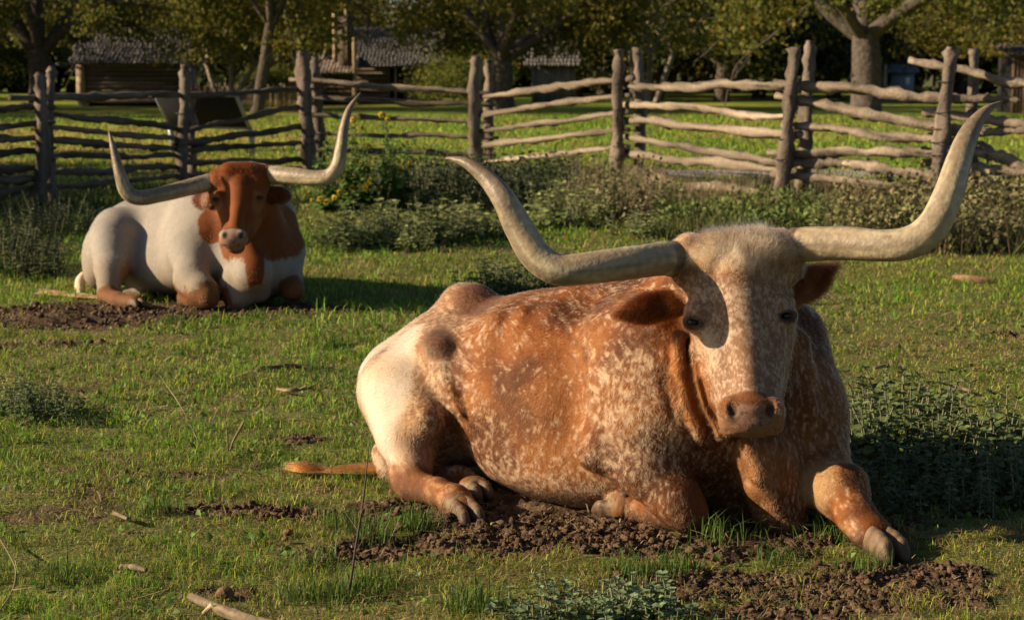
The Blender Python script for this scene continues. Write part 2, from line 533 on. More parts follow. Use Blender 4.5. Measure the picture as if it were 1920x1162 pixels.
def tree_meshes(seed, r0, fork, height, spread, nleaf, low, leafcol, barkcol, stems=1, lsize=0.17):
    rng = np.random.default_rng(seed)
    wood, tips = MB(), []

    def limb(p, d, ln, r, lev):
        k = 6
        pts = [p]
        dd = d.copy()
        for j in range(k):
            dd = nrm(dd + rng.normal(0, 0.13, 3) + np.array((0, 0, 0.05 if lev < 2 else -0.05)))
            pts.append(pts[-1] + dd * ln / k)
        pts = np.array(pts)
        rr = np.linspace(r, r * 0.5, len(pts))
        v, f = tube(catmull(pts, 9), np.interp(np.linspace(0, 1, 9), np.linspace(0, 1, len(rr)), rr), 8 if lev < 2 else 5, False, 0.12, int(rng.integers(1000)))
        wood.add(v, f, np.asarray(barkcol) * rng.uniform(0.85, 1.15))
        if lev >= 2:
            for t in (0.35, 0.55, 0.75, 1.0):
                tips.append(pts[int(t * k)])
        if lev < 3:
            for j in range(4 if lev < 2 else 3):
                t = rng.uniform(0.35, 1.0) if j else 1.0
                q = pts[min(k, int(round(t * k)))]
                out = nrm(np.array((q[0], q[1], 0)) + 1e-3)
                nd = nrm(dd * 0.55 + out * 0.45 + rng.normal(0, 0.5, 3) + np.array((0, 0, -0.12 if q[2] < height * 0.5 else 0.1)))
                limb(q, nd, ln * rng.uniform(0.5, 0.72), rr[-1] * rng.uniform(0.6, 0.85), lev + 1)

    for s_ in range(stems):
        off = np.array((rng.normal(0, 0.3), rng.normal(0, 0.3), 0)) if stems > 1 else np.zeros(3)
        lean = rng.normal(0, 0.05 if stems == 1 else 0.25, 2)
        base = np.array((0, 0, -0.2)) + off
        top = np.array((lean[0] * fork, lean[1] * fork, fork)) + off * 2
        tp = np.array([base, base * 0.6 + top * 0.4 + np.array((0.03, 0, 0.1)), top])
        v, f = tube(catmull(tp, 14), np.interp(np.linspace(0, 1, 14), [0, 0.08, 0.2, 1], [r0 * 1.45, r0 * 1.15, r0, r0 * 0.85]), 14, False, 0.10, seed)
        wood.add(v, f, barkcol)
        nl = 5 if stems == 1 else 3
        for j in range(nl):
            a = 2 * np.pi * (j + rng.uniform(-0.3, 0.3)) / nl
            d = nrm(np.array((math.cos(a) * spread, math.sin(a) * spread, rng.uniform(0.7, 1.5))))
            limb(top - np.array((0, 0, 0.15)), d, height * rng.uniform(0.36, 0.5), r0 * rng.uniform(0.42, 0.62), 1)
        if stems == 1:
            limb(top, nrm(np.array((0.1, 0.05, 1.0))), height * 0.45, r0 * 0.6, 1)
    tips = np.array(tips)
    tips = tips[tips[:, 2] > low * 0.6]
    # leaf clusters round the twigs, hanging a little
    cl = tips[rng.integers(0, len(tips), max(1, nleaf // 14))] + rng.normal(0, 0.35, (max(1, nleaf // 14), 3)) - np.array((0, 0, 0.12))
    P = np.repeat(cl, 14, 0) + rng.normal(0, 0.22, (len(cl) * 14, 3)) * np.array((1, 1, 0.8))
    P = P[P[:, 2] > low]
    v, q = leaf_quads(P, lsize, rng, -0.3)
    lc = np.asarray(leafcol)
    hue = vnoise(P, 0.7, seed)[:, None]
    c = lc * (1 + 0.35 * rng.normal(0, 1, (len(P), 1)).clip(-1.5, 1.5) * 0.6)
    c = np.where(rng.random((len(P), 1)) < 0.18 + 0.12 * hue, np.array((0.21, 0.155, 0.026)), c)
    return wood.mesh('trunk'), mesh_np('crown', v, [q], False, np.repeat(np.clip(c, 0.008, 0.3), 5, 0))


TM = {
    'oak': tree_meshes(11, 0.46, 2.3, 11.0, 1.0, 15000, 2.6, (0.105, 0.115, 0.019), (0.085, 0.068, 0.052)),
    'pecan': tree_meshes(12, 0.50, 2.6, 12.0, 1.15, 15000, 2.0, (0.105, 0.118, 0.020), (0.090, 0.076, 0.062)),
    'slim': tree_meshes(13, 0.19, 2.8, 8.5, 0.8, 12000, 2.0, (0.12, 0.128, 0.020), (0.085, 0.07, 0.055), lsize=0.15),
    'multi': tree_meshes(14, 0.10, 1.8, 6.0, 0.9, 9000, 1.7, (0.125, 0.135, 0.021), (0.26, 0.22, 0.17), stems=4, lsize=0.14),
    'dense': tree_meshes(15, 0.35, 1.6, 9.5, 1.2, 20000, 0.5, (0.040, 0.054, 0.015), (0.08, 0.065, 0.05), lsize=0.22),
    'shrub': tree_meshes(16, 0.06, 0.7, 3.2, 1.0, 7000, 0.3, (0.12, 0.15, 0.022), (0.12, 0.10, 0.08), stems=3, lsize=0.13),
    'willow': tree_meshes(17, 0.40, 1.9, 9.0, 1.1, 16000, 2.0, (0.135, 0.132, 0.022), (0.095, 0.075, 0.058), lsize=0.16),
}


def tree(kind, px, Y, label, rz=0.0, sc=1.0, name='tree', group='trees beyond the fence', x=None):
    X = (px - 960) / F_PX * Y if x is None else x
    t = thing(name, (X, Y, 0), label, 'tree', group, rz)
    t.scale = (sc, sc, sc)
    w, l = TM[kind]
    obj('trunk', w, M_BARK, t)
    obj('crown', l, M_LEAF, t)
    return t


tree('oak', 82, 70, 'dark forked shade tree behind the fence beside the shingled log cabin', 0.6, 0.95, 'oak_tree')
tree('slim', 482, 66, 'slim dark trunked tree standing between the log cabin and the stick chimney', 1.0, 1.1, 'elm_tree')
tree('multi', 424, 74, 'small pale tree with several thin leaning stems in front of the pickets', 2.0, 1.0, 'mesquite_tree')
tree('slim', 582, 72, 'dark trunked tree beside the little bark-roofed shed', 3.4, 1.2, 'elm_tree')
tree('willow', 946, 68, 'broad low-forking shade tree in front of the house and the grey cabin', 2.1, 1.0, 'oak_tree')
tree('shrub', 860, 80, 'bright green bush growing against the broad tree beside the house', 0.4, 0.85, 'bush')
tree('shrub', 540, 82, 'rounded green bush beside the shed with the bark roof', 2.4, 0.7, 'bush')
tree('multi', 1192, 76, 'tree of several bare slanting stems in front of the dark wood', 0.3, 1.25, 'mesquite_tree')
tree('pecan', 1620, 62, 'massive grey trunked tree forking wide behind the sunlit rails', 0.35, 1.0, 'pecan_tree')
tree('willow', 1900, 74, 'lighter green tree hanging over the board shed at the pasture edge', 4.0, 1.0, 'elm_tree')
tree('willow', 690, 93, 'leafy tree hanging over the roof of the house and stick chimney', 5.1, 0.9, 'elm_tree')
tree('oak', 250, 88, 'dark tree whose boughs hang over the shingled log cabin', 3.0, 0.95, 'oak_tree')
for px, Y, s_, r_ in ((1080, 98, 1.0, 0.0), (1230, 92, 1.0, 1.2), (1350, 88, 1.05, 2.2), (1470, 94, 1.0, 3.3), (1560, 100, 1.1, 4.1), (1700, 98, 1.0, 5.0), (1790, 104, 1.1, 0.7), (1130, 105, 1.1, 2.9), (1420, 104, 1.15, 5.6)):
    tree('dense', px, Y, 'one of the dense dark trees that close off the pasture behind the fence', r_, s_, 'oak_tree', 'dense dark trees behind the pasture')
# trees standing left of the frame that shade the fence and the yard
shade = [('oak', -27, 70, 0.2, 0.95), ('willow', -24, 61, 1.2, 0.9), ('oak', -33, 55, 2.2, 0.9), ('dense', -12.6, 18.2, 0.4, 0.50), ('dense', -13.2, 23.0, 1.4, 0.52), ('dense', -13.6, 27.5, 2.4, 0.52), ('oak', -13.6, 15.6, 0.1, 0.53), ('willow', -14.6, 20.5, 1.2, 0.60), ('oak', -15.2, 25.0, 2.2, 0.58), ('oak', -25, 33.5, 0.8, 0.9), ('willow', -33, 36, 0.8, 0.95),
         ('oak', -33, 66, 1.9, 1.0), ('oak', -29, 76, 0.9, 0.9), ('pecan', -40, 93, 0.3, 1.1), ('dense', -30, 100, 3.0, 1.1), ('dense', -18, 104, 1.0, 1.1), ('dense', -8, 108, 2.0, 1.1), ('dense', 2, 110, 4.0, 1.1)]
for k_, x_, y_, r_, s_ in shade:
    tree(k_, 0, y_, 'one of the shade trees standing along the side of the yard', r_, s_, 'shade_tree', 'shade trees beside the yard', x=x_)

# far wood closing the view
wr = np.random.default_rng(21)
nW = 60000
wx = wr.uniform(-70, 75, nW)
wy = 118 + 9 * wr.random(nW) + 4 * np.sin(wx * 0.15)
hmax = 9.5 + 2.2 * vnoise(np.c_[wx, wx * 0], 0.12, 4) + 1.5 * vnoise(np.c_[wx, wx * 0], 0.5, 5)
wpx = 960 + wx / wy * F_PX
for pa, pb in ((585, 645), (715, 815), (1755, 1800), (1275, 1300)):
    hmax = np.where((wpx > pa) & (wpx < pb), 2.6, hmax)
wz = wr.random(nW) ** 0.9 * hmax
wv, wq = leaf_quads(np.c_[wx, wy, wz], 0.75, wr)
wc = np.array((0.038, 0.050, 0.014)) * wr.uniform(0.6, 1.5, (nW, 1))
tag(obj('far_woods', mesh_np('far_woods', wv, [wq], False, np.repeat(wc, 5, 0)), M_LEAF), None, None, None, 'stuff')
# ------------------------------------------------------------------ steers: one continuous implicit surface per animal
class Field:
    def __init__(s, xs, ys, zs):
        s.ax = [np.asarray(a, np.float32) for a in (xs, ys, zs)]
        s.d = np.full([len(a) for a in s.ax], 0.6, np.float32)

    def _win(s, lo, hi):
        sl = []
        for a, l, h in zip(s.ax, lo, hi):
            i0, i1 = np.searchsorted(a, l), np.searchsorted(a, h)
            if i1 - i0 < 1: return None
            sl.append(slice(i0, i1))
        X, Y, Z = (a[q] for a, q in zip(s.ax, sl))
        return tuple(sl), X[:, None, None], Y[None, :, None], Z[None, None, :]

    def _comb(s, sl, e, k, op):
        d = s.d[sl]
        if op == 'u':
            h = np.maximum(k - np.abs(d - e), 0) / k
            s.d[sl] = np.minimum(d, e) - h * h * (k / 4)
        else:
            e = -e
            h = np.maximum(k - np.abs(d - e), 0) / k
            s.d[sl] = np.maximum(d, e) + h * h * (k / 4)

    def cap(s, a, b, ra, rb, k=0.05, op='u'):
        a, b = np.asarray(a, np.float32), np.asarray(b, np.float32)
        r = max(ra, rb) + k + 0.015
        w = s._win(np.minimum(a, b) - r, np.maximum(a, b) + r)
        if w is None: return
        sl, X, Y, Z = w
        ab = b - a
        L2 = float(ab @ ab) + 1e-9
        px, py, pz = X - a[0], Y - a[1], Z - a[2]
        t = np.clip((px * ab[0] + py * ab[1] + pz * ab[2]) / L2, 0, 1)
        e = np.sqrt((px - t * ab[0]) ** 2 + (py - t * ab[1]) ** 2 + (pz - t * ab[2]) ** 2) - (ra + (rb - ra) * t)
        s._comb(sl, e, k, op)

    def ell(s, c, rad, R=None, k=0.05, op='u'):
        c = np.asarray(c, np.float32)
        rad = np.asarray(rad, np.float32)
        R = np.eye(3, dtype=np.float32) if R is None else np.asarray(R, np.float32)   # rows: axes
        ext = np.sqrt(((R * rad[:, None]) ** 2).sum(0)) + k + 0.015
        w = s._win(c - ext, c + ext)
        if w is None: return
        sl, X, Y, Z = w
        px, py, pz = X - c[0], Y - c[1], Z - c[2]
        q = [px * R[i, 0] + py * R[i, 1] + pz * R[i, 2] for i in range(3)]
        k0 = np.sqrt(sum((q[i] / rad[i]) ** 2 for i in range(3)))
        k1 = np.sqrt(sum((q[i] / rad[i] ** 2) ** 2 for i in range(3))) + 1e-6
        s._comb(sl, k0 * (k0 - 1) / k1, k, op)

    def plane(s, n, p, k=0.004):
        n = nrm(np.asarray(n, float)).astype(np.float32)
        X, Y, Z = s.ax
        e = (X[:, None, None] - p[0]) * n[0] + (Y[None, :, None] - p[1]) * n[1] + (Z[None, None, :] - p[2]) * n[2]
        h = np.maximum(k - np.abs(s.d - e), 0) / k
        s.d = np.maximum(s.d, e) + h * h * (k / 4)

    def chain(s, pts, k=0.04, op='u'):
        for (a, ra), (b, rb) in zip(pts[:-1], pts[1:]):
            s.cap(a, b, ra, rb, k, op)

    def mesh(s, smooth=2):
        d, ax = s.d, s.ax
        ins = d < 0
        nx, ny, nz = d.shape
        cnt = np.zeros((nx - 1, ny - 1, nz - 1), np.int8)
        for i in (0, 1):
            for j in (0, 1):
                for k in (0, 1):
                    cnt += ins[i:nx - 1 + i, j:ny - 1 + j, k:nz - 1 + k]
        I, J, K = np.nonzero((cnt > 0) & (cnt < 8))
        del cnt
        acc = np.zeros((len(I), 3))
        num = np.zeros(len(I))
        A64 = [a.astype(np.float64) for a in ax]
        for a in range(3):
            o = [b for b in range(3) if b != a]
            for p in (0, 1):
                for q in (0, 1):
                    c0 = [I, J, K]
                    c0 = [c.copy() for c in c0]
                    c0[o[0]] += p; c0[o[1]] += q
                    c1 = [c.copy() for c in c0]
                    c1[a] += 1
                    d0, d1 = d[tuple(c0)], d[tuple(c1)]
                    m = (d0 < 0) != (d1 < 0)
                    t = np.where(m, d0 / np.where(m, d0 - d1, 1), 0)
                    pt = np.stack([A64[b][c0[b]] for b in range(3)], -1)
                    pt[:, a] += t * (A64[a][c1[a]] - A64[a][c0[a]])
                    acc += pt * m[:, None]
                    num += m
        V = acc / num[:, None]
        ids = np.full((nx - 1, ny - 1, nz - 1), -1, np.int32)
        ids[I, J, K] = np.arange(len(I))
        Q = []
        for a in range(3):
            sl0 = [slice(1, -1)] * 3; sl1 = [slice(1, -1)] * 3
            sl0[a] = slice(0, -1); sl1[a] = slice(1, None)
            e0, e1 = ins[tuple(sl0)], ins[tuple(sl1)]
            E = np.nonzero(e0 != e1)
            flip = e0[E]
            o = [(a + 1) % 3, (a + 2) % 3]
            base = [E[0].copy(), E[1].copy(), E[2].copy()]
            for b in o: base[b] += 1
            def cell(p, q):
                c = [x.copy() for x in base]
                c[o[0]] -= p; c[o[1]] -= q
                return ids[tuple(c)]
            qd = np.stack([cell(1, 1), cell(0, 1), cell(0, 0), cell(1, 0)], -1)
            qd[~flip] = qd[~flip][:, ::-1]
            Q.append(qd)
        Q = np.vstack(Q)
        Q = Q[(Q >= 0).all(1)]
        # Taubin smoothing
        e = np.vstack([Q[:, [0, 1]], Q[:, [1, 2]], Q[:, [2, 3]], Q[:, [3, 0]]])
        deg = np.bincount(e[:, 0], minlength=len(V)) + np.bincount(e[:, 1], minlength=len(V))
        for it in range(smooth):
            for lam in (0.5, -0.52):
                sm = np.zeros_like(V)
                for c in range(3):
                    sm[:, c] = np.bincount(e[:, 0], V[e[:, 1], c], len(V)) + np.bincount(e[:, 1], V[e[:, 0], c], len(V))
                V = V + lam * (sm / np.maximum(deg, 1)[:, None] - V)
        return V, Q


def vert_normals(V, Q):
    n = np.cross(V[Q[:, 2]] - V[Q[:, 0]], V[Q[:, 3]] - V[Q[:, 1]])
    o = np.zeros_like(V)
    for k in range(4):
        for c in range(3):
            o[:, c] += np.bincount(Q[:, k], n[:, c], len(V))
    return nrm(o)


def axis_grid(lo, hi, step, fine):
    """Coordinates from lo to hi with spacing step, refined inside the (a, b, step) ranges of fine."""
    out, x = [], lo
    while x < hi:
        out.append(x)
        st = step
        for a, b, q in fine:
            if a <= x <= b: st = min(st, q)
        x += st
    return np.array(out)


# ------------------------------------------------------------------ old farm buildings beyond the fence
M_LOG = attr_mat('log_wood', rough=0.9, spec=0.1, bumpscale=14, bumpd=0.03, var=0.3, vscale=12)
M_SHINGLE = attr_mat('shingle_wood', rough=0.9, spec=0.1, bumpscale=20, bumpd=0.02, var=0.3, vscale=16)
M_DARK, nt, b = new_mat('dark_opening')  # near-black stand-in for the unlit interior behind walls and doorway
b.inputs['Base Color'].default_value = (0.012, 0.010, 0.009, 1)
b.inputs['Roughness'].default_value = 0.9
brng = np.random.default_rng(33)


def shingle_roof(parent, x0, x1, y_eave, z_eave, y_ridge, z_ridge, col, name='roof', cw=0.16, ch=0.22):
    """One slope of a shingle roof: a deck, with every shingle a small board laid over the one below."""
    mb = MB()
    L_ = math.hypot(y_ridge - y_eave, z_ridge - z_eave)
    dy, dz = (y_ridge - y_eave) / L_, (z_ridge - z_eave) / L_
    sgn = 1.0 if y_ridge > y_eave else -1.0
    ny, nz = -dz * sgn, dy * sgn
    rows = int(L_ / ch)
    for r in range(rows + 1):
        s0 = r * ch - 0.05
        x = x0 - 0.05 - brng.random() * cw
        while x < x1 + 0.05:
            w = cw * brng.uniform(0.7, 1.3)
            lift = 0.05 + brng.uniform(0, 0.02)
            a0, a1 = s0 - brng.uniform(0, 0.03), min(s0 + ch * 1.25, L_ + 0.04)
            v = []
            for (s_, h) in ((a0, lift), (a0, lift - 0.025), (a1, 0.012), (a1, 0.0)):
                for xx in (x, x + w * 0.96):
                    v.append((xx, y_eave + dy * s_ + ny * h, z_eave + dz * s_ + nz * h))
            mb.add(v, [np.array([(0, 1, 5, 4), (2, 3, 1, 0), (2, 6, 7, 3), (4, 5, 7, 6), (0, 4, 6, 2), (1, 3, 7, 5)])], np.asarray(col) * brng.uniform(0.7, 1.3))
            x += w
    o = obj('shingles', mb.mesh('shingles', False), M_SHINGLE)
    deck = MB()
    t = 0.05
    v = [(x0, y_eave, z_eave), (x1, y_eave, z_eave), (x1, y_ridge, z_ridge), (x0, y_ridge, z_ridge)]
    v += [(a, b_, c - t) for a, b_, c in v]
    deck.add(v, [np.array([(0, 1, 2, 3), (7, 6, 5, 4), (0, 4, 5, 1), (1, 5, 6, 2), (2, 6, 7, 3), (3, 7, 4, 0)])], (0.12, 0.1, 0.08))
    d = obj(name, deck.mesh(name, False), M_SHINGLE, parent)
    o.parent = d
    o['kind'] = 'stuff'
    return d


def log_wall(parent, p0, p1, z0, z1, n, col, r=None, ext=0.12, gap=None):
    """Horizontal logs from p0 to p1 (x, y); gap = (x0, x1, ztop): leaves a doorway."""
    h = (z1 - z0) / n
    p0, p1 = np.array((*p0, 0.0)), np.array((*p1, 0.0))
    d = nrm(p1 - p0)
    for i in range(n):
        z = z0 + h * (i + 0.5)
        spans = [(p0 - d * ext, p1 + d * ext)]
        if gap and z < gap[2]:
            g0 = p0 + d * gap[0]; g1 = p0 + d * gap[1]
            spans = [(p0 - d * ext, g0), (g1, p1 + d * ext)]
        for a, b_ in spans:
            pts = [a + (0, 0, z), (a + b_) / 2 + (0, 0, z + brng.normal(0, 0.012)), b_ + (0, 0, z)]
            v, f, c = wood_piece(pts, [h * 0.52, h * 0.5, h * 0.49], 8, int(brng.integers(9999)), np.asarray(col) * brng.uniform(0.8, 1.2), 10, 0.06)
            obj('log', mesh_np('log', v, f, True, c), M_LOG, parent)


def box_part(name, lo, hi, mat, parent, col=None):
    m = MB(); m.box(lo, hi, col)
    return obj(name, m.mesh(name, False), mat, parent)


def gable(parent, x, y0, y1, z0, zr, col, name='gable_wall', t=0.08):
    m = MB()
    ym = (y0 + y1) / 2
    v = [(x, y0, z0), (x, y1, z0), (x, ym, zr), (x + t, y0, z0), (x + t, y1, z0), (x + t, ym, zr)]
    m.add(v, [np.array([(0, 2, 1), (3, 4, 5)]), np.array([(0, 1, 4, 3), (1, 2, 5, 4), (2, 0, 3, 5)])], col)
    obj(name, m.mesh(name, False), M_LOG, parent)


# shingled log cabin
Yc = 78.0
u_ = Yc / F_PX
cb = thing('log_cabin', ((250 - 960) * u_, Yc, 0), 'small log cabin with a grey shingled roof and sunlit corner behind the fence', 'cabin')
hw, dp = 92 * u_, 3.6
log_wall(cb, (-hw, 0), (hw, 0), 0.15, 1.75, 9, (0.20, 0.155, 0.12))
log_wall(cb, (-hw, 0.1), (-hw, dp), 0.15, 1.75, 9, (0.42, 0.32, 0.22))  # sun-side logs paler than the other walls: sunlight put into the wood colour
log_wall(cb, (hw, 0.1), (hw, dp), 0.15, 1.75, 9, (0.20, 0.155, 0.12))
box_part('dark_fill', (-hw + 0.05, 0.06, 0.0), (hw - 0.05, dp, 1.7), M_DARK, cb)
box_part('corner_stone', (-hw - 0.12, -0.12, -0.05), (-hw + 0.28, 0.2, 0.16), M_LOG, cb, (0.3, 0.27, 0.23))
box_part('sunlit_corner_post', (-hw - 0.17, -0.16, 0.16), (-hw + 0.17, -0.06, 1.78), M_LOG, cb, (0.45, 0.34, 0.23))  # pale colour stands for sun on the cabin corner
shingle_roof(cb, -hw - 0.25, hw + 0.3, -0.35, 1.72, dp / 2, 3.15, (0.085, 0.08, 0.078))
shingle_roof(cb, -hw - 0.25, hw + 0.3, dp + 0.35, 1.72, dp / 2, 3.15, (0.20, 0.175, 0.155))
for gx_ in (-hw, hw):
    gable(cb, gx_, 0, dp, 1.75, 3.05, (0.22, 0.17, 0.13))

# bark-roofed shed with a stick-and-clay chimney
Ys = 82.0
u_ = Ys / F_PX
sh = thing('farm_shed', ((628 - 960) * u_, Ys, 0), 'little farm shed with a bark slab roof and tall pale chimney poles', 'shed')
log_wall(sh, (-0.82, 0), (0.78, 0), 0.1, 1.35, 7, (0.13, 0.095, 0.065))
log_wall(sh, (-0.82, 0.1), (-0.82, 1.8), 0.1, 1.35, 7, (0.16, 0.12, 0.085))
box_part('dark_fill', (-0.75, 0.08, 0.0), (0.7, 1.7, 1.3), M_DARK, sh)
for k in range(13):
    x_ = -0.9 + k * 0.15
    v, f, c = wood_piece([(x_, -0.3, 1.38), (x_ + 0.02, 0.6, 1.68), (x_, 1.7, 2.0)], [0.085, 0.08, 0.075], 8, 600 + k, (0.30, 0.24, 0.19), 10, 0.08)
    obj('bark_slab', mesh_np('bark_slab', v, f, True, c), M_LOG, sh)
for (px_, pt, pb, r_) in ((631, 28, 118, 0.10), (667, 72, 190, 0.10), (652, 20, 118, 0.05)):
    x_ = (px_ - 628) * u_
    z1_, z0_ = 1.5 + (130 - pt) * u_, max(0.0, 1.5 + (130 - pb) * u_)
    v, f, c = wood_piece([(x_, -0.1, z0_), (x_ + 0.02, -0.1, (z0_ + z1_) / 2), (x_, -0.1, z1_)], [r_, r_, r_ * 0.9], 8, 640 + int(px_), (0.42, 0.31, 0.20), 10, 0.06)
    obj('chimney_pole', mesh_np('chimney_pole', v, f, True, c), M_LOG, sh)
box_part('chimney', ((636 - 628) * u_, 0.15, 1.0), ((662 - 628) * u_, 0.9, 1.5 + 96 * u_), M_LOG, sh, (0.11, 0.085, 0.065))
v, f, c = wood_piece([(-0.45, -0.15, 1.75), (-0.35, -0.12, 2.2), (-0.2, -0.1, 2.42)], [0.05, 0.05, 0.05], 6, 690, (0.36, 0.27, 0.18), 8)
obj('brace', mesh_np('brace', v, f, True, c), M_LOG, sh)

# plank house with a porch
Yh = 84.0
u_ = Yh / F_PX
hs = thing('farmhouse', ((745 - 960) * u_, Yh, 0), 'old wooden house with grey shingles, dark doorway and porch post', 'house')
log_wall(hs, (-1.75, 0), (1.75, 0), 0.1, 1.75, 9, (0.26, 0.20, 0.155), gap=(1.45, 2.05, 1.6))
log_wall(hs, (1.75, 0.1), (1.75, 3.2), 0.1, 1.75, 9, (0.26, 0.20, 0.155))
box_part('dark_fill', (-1.7, 0.12, 0.0), (1.7, 3.1, 1.72), M_DARK, hs)
box_part('door_post', (-0.36, -0.06, 0.0), (-0.28, 0.04, 1.65), M_LOG, hs, (0.2, 0.16, 0.12))
v, f, c = wood_piece([(-0.02, -0.5, 0), (-0.02, -0.5, 0.9), (0.0, -0.5, 1.75)], [0.06, 0.055, 0.055], 7, 700, (0.27, 0.22, 0.17), 8)
obj('porch_post', mesh_np('porch_post', v, f, True, c), M_LOG, hs)
shingle_roof(hs, -2.0, 2.0, -0.75, 1.62, 1.6, 3.3, (0.095, 0.09, 0.088))
shingle_roof(hs, -2.0, 2.0, 3.6, 1.85, 1.6, 3.3, (0.095, 0.09, 0.088))
gable(hs, 1.7, 0, 3.2, 1.75, 3.2, (0.17, 0.14, 0.11))

# grey cabin right of the broad tree
Yg = 86.0
u_ = Yg / F_PX
gc = thing('plank_cabin', ((1038 - 960) * u_, Yg, 0), 'grey board cabin with a steep shingled roof beside the broad tree trunk', 'cabin')
for k in range(14):
    x_ = -0.98 + k * 0.14
    box_part('board', (x_, brng.uniform(-0.012, 0.012), 0.05), (x_ + 0.13, 0.06, 1.72), M_LOG, gc, np.array((0.20, 0.185, 0.17)) * brng.uniform(0.75, 1.2))
box_part('dark_fill', (-0.95, 0.08, 0.0), (0.95, 2.4, 1.7), M_DARK, gc)
shingle_roof(gc, -1.15, 1.05, -0.25, 1.68, 1.2, 3.1, (0.14, 0.13, 0.118))
shingle_roof(gc, -1.15, 1.05, 2.65, 1.68, 1.2, 3.1, (0.14, 0.13, 0.118))
gable(gc, 0.9, 0, 2.4, 1.7, 3.0, (0.2, 0.18, 0.16))

# board shed at the picture's right edge, blue hut behind the big tree
Yr = 66.0
u_ = Yr / F_PX
rs = thing('board_shed', ((1925 - 960) * u_, Yr, 0), 'brown board shed at the far end of the pasture under the light green tree', 'shed')
for k in range(14):
    x_ = -0.62 + k * 0.13
    box_part('board', (x_, brng.uniform(-0.01, 0.01), 0.0), (x_ + 0.12, 0.05, 1.95), M_LOG, rs, np.array((0.17, 0.115, 0.08)) * brng.uniform(0.75, 1.2))
box_part('dark_fill', (-0.6, 0.07, 0.0), (1.1, 2.0, 1.9), M_DARK, rs)
shingle_roof(rs, -0.75, 1.35, -0.25, 1.93, 2.1, 2.35, (0.16, 0.13, 0.11))
Yb = 92.0
u_ = Yb / F_PX
bh = thing('blue_hut', ((1688 - 960) * u_, Yb, 0), 'small blue-grey hut with one white window behind the massive tree', 'hut')
M_BLUE = attr_mat('blue_paint', rough=0.7, spec=0.3, var=0.15, vscale=5)
box_part('wall', (-0.52, 0, 0.0), (0.52, 1.2, 1.35), M_BLUE, bh, (0.16, 0.20, 0.26))
wd_ = box_part('window', (0.1, -0.03, 0.75), (0.3, -0.004, 1.1), M_BLUE, bh, (0.7, 0.7, 0.68))
shingle_roof(bh, -0.6, 0.6, -0.15, 1.33, 0.6, 1.7, (0.15, 0.17, 0.2))
shingle_roof(bh, -0.6, 0.6, 1.35, 1.33, 0.6, 1.7, (0.15, 0.17, 0.2))
v, f, c = wood_piece([(-0.95, -0.2, 0), (-0.93, -0.2, 0.8), (-0.9, -0.2, 1.75)], [0.16, 0.13, 0.08], 8, 720, (0.33, 0.25, 0.17), 8, 0.1)
ps = obj('stump', mesh_np('stump', v, f, True, c), M_LOG)
ps.location = ((1688 - 960) * u_, Yb, 0)
tag(ps, 'pale broken tree stump standing beside the blue-grey hut', 'stump')

# far picket fence
Yp = 76.0
u_ = Yp / F_PX
pf_ = thing('picket_fence', ((465 - 960) * u_, Yp, 0), 'low fence of pale rough pickets between the log cabin and the shed', 'fence')
mb = MB()
x_ = -2.1
while x_ < 2.2:
    w_ = brng.uniform(0.05, 0.09); h_ = brng.uniform(0.8, 1.0)
    mb.box((x_, brng.uniform(-0.02, 0.02), -0.02), (x_ + w_, 0.05, h_), np.array((0.26, 0.20, 0.14)) * brng.uniform(0.6, 1.3))
    x_ += w_ + brng.uniform(0.02, 0.05)
po = obj('pickets', mb.mesh('pickets', False), M_LOG, pf_)
po['kind'] = 'stuff'
for zz in (0.3, 0.7):
    box_part('stringer', (-2.1, 0.055, zz), (2.2, 0.1, zz + 0.07), M_LOG, pf_, (0.18, 0.14, 0.1))

# slanted information panel seen from behind
sgn = thing('information_sign', G(400, 300), 'slanted dark information panel on grey legs seen from behind through the rails', 'sign')
M_SIGN, nt, b = new_mat('sign_panel'); b.inputs['Base Color'].default_value = (0.016, 0.018, 0.021, 1); b.inputs['Roughness'].default_value = 0.9; b.inputs['Specular IOR Level'].default_value = 0.1
M_ALU, nt, b = new_mat('sign_frame'); b.inputs['Base Color'].default_value = (0.22, 0.25, 0.28, 1); b.inputs['Roughness'].default_value = 0.5; b.inputs['Metallic'].default_value = 0.3
SO = np.array(sgn.location)
Ysg = SO[1]
c4 = [S(318, 236, Ysg + 0.34), S(468, 240, Ysg + 0.40), S(442, 178, Ysg - 0.20), S(292, 180, Ysg - 0.26)]
c4 = np.array(c4) - SO
nn_ = nrm(np.cross(c4[1] - c4[0], c4[3] - c4[0]))
m = MB()
v = np.vstack([c4 + nn_ * 0.02, c4 - nn_ * 0.02])
m.add(v, [np.array([(0, 1, 2, 3), (7, 6, 5, 4), (0, 4, 5, 1), (1, 5, 6, 2), (2, 6, 7, 3), (3, 7, 4, 0)])])
obj('panel', m.mesh('panel', False), M_SIGN, sgn)
for a_, b_ in ((0, 1), (1, 2), (2, 3), (3, 0)):
    v, f = tube(np.array([c4[a_], (c4[a_] + c4[b_]) / 2, c4[b_]]), np.full(3, 0.038), 6)
    obj('frame_bar', mesh_np('frame_bar', v, f, False), M_ALU, sgn)
for t_ in (0.0, 1.0):
    top = c4[0] * (1 - t_) + c4[1] * t_
    v, f = tube(np.array([(top[0] + 0.03, top[1] + 0.05, -0.05), (top[0] + 0.03, top[1] + 0.05, top[2] * 0.6), top]), np.full(3, 0.05), 6)
    obj('leg', mesh_np('leg', v, f, False), M_ALU, sgn)
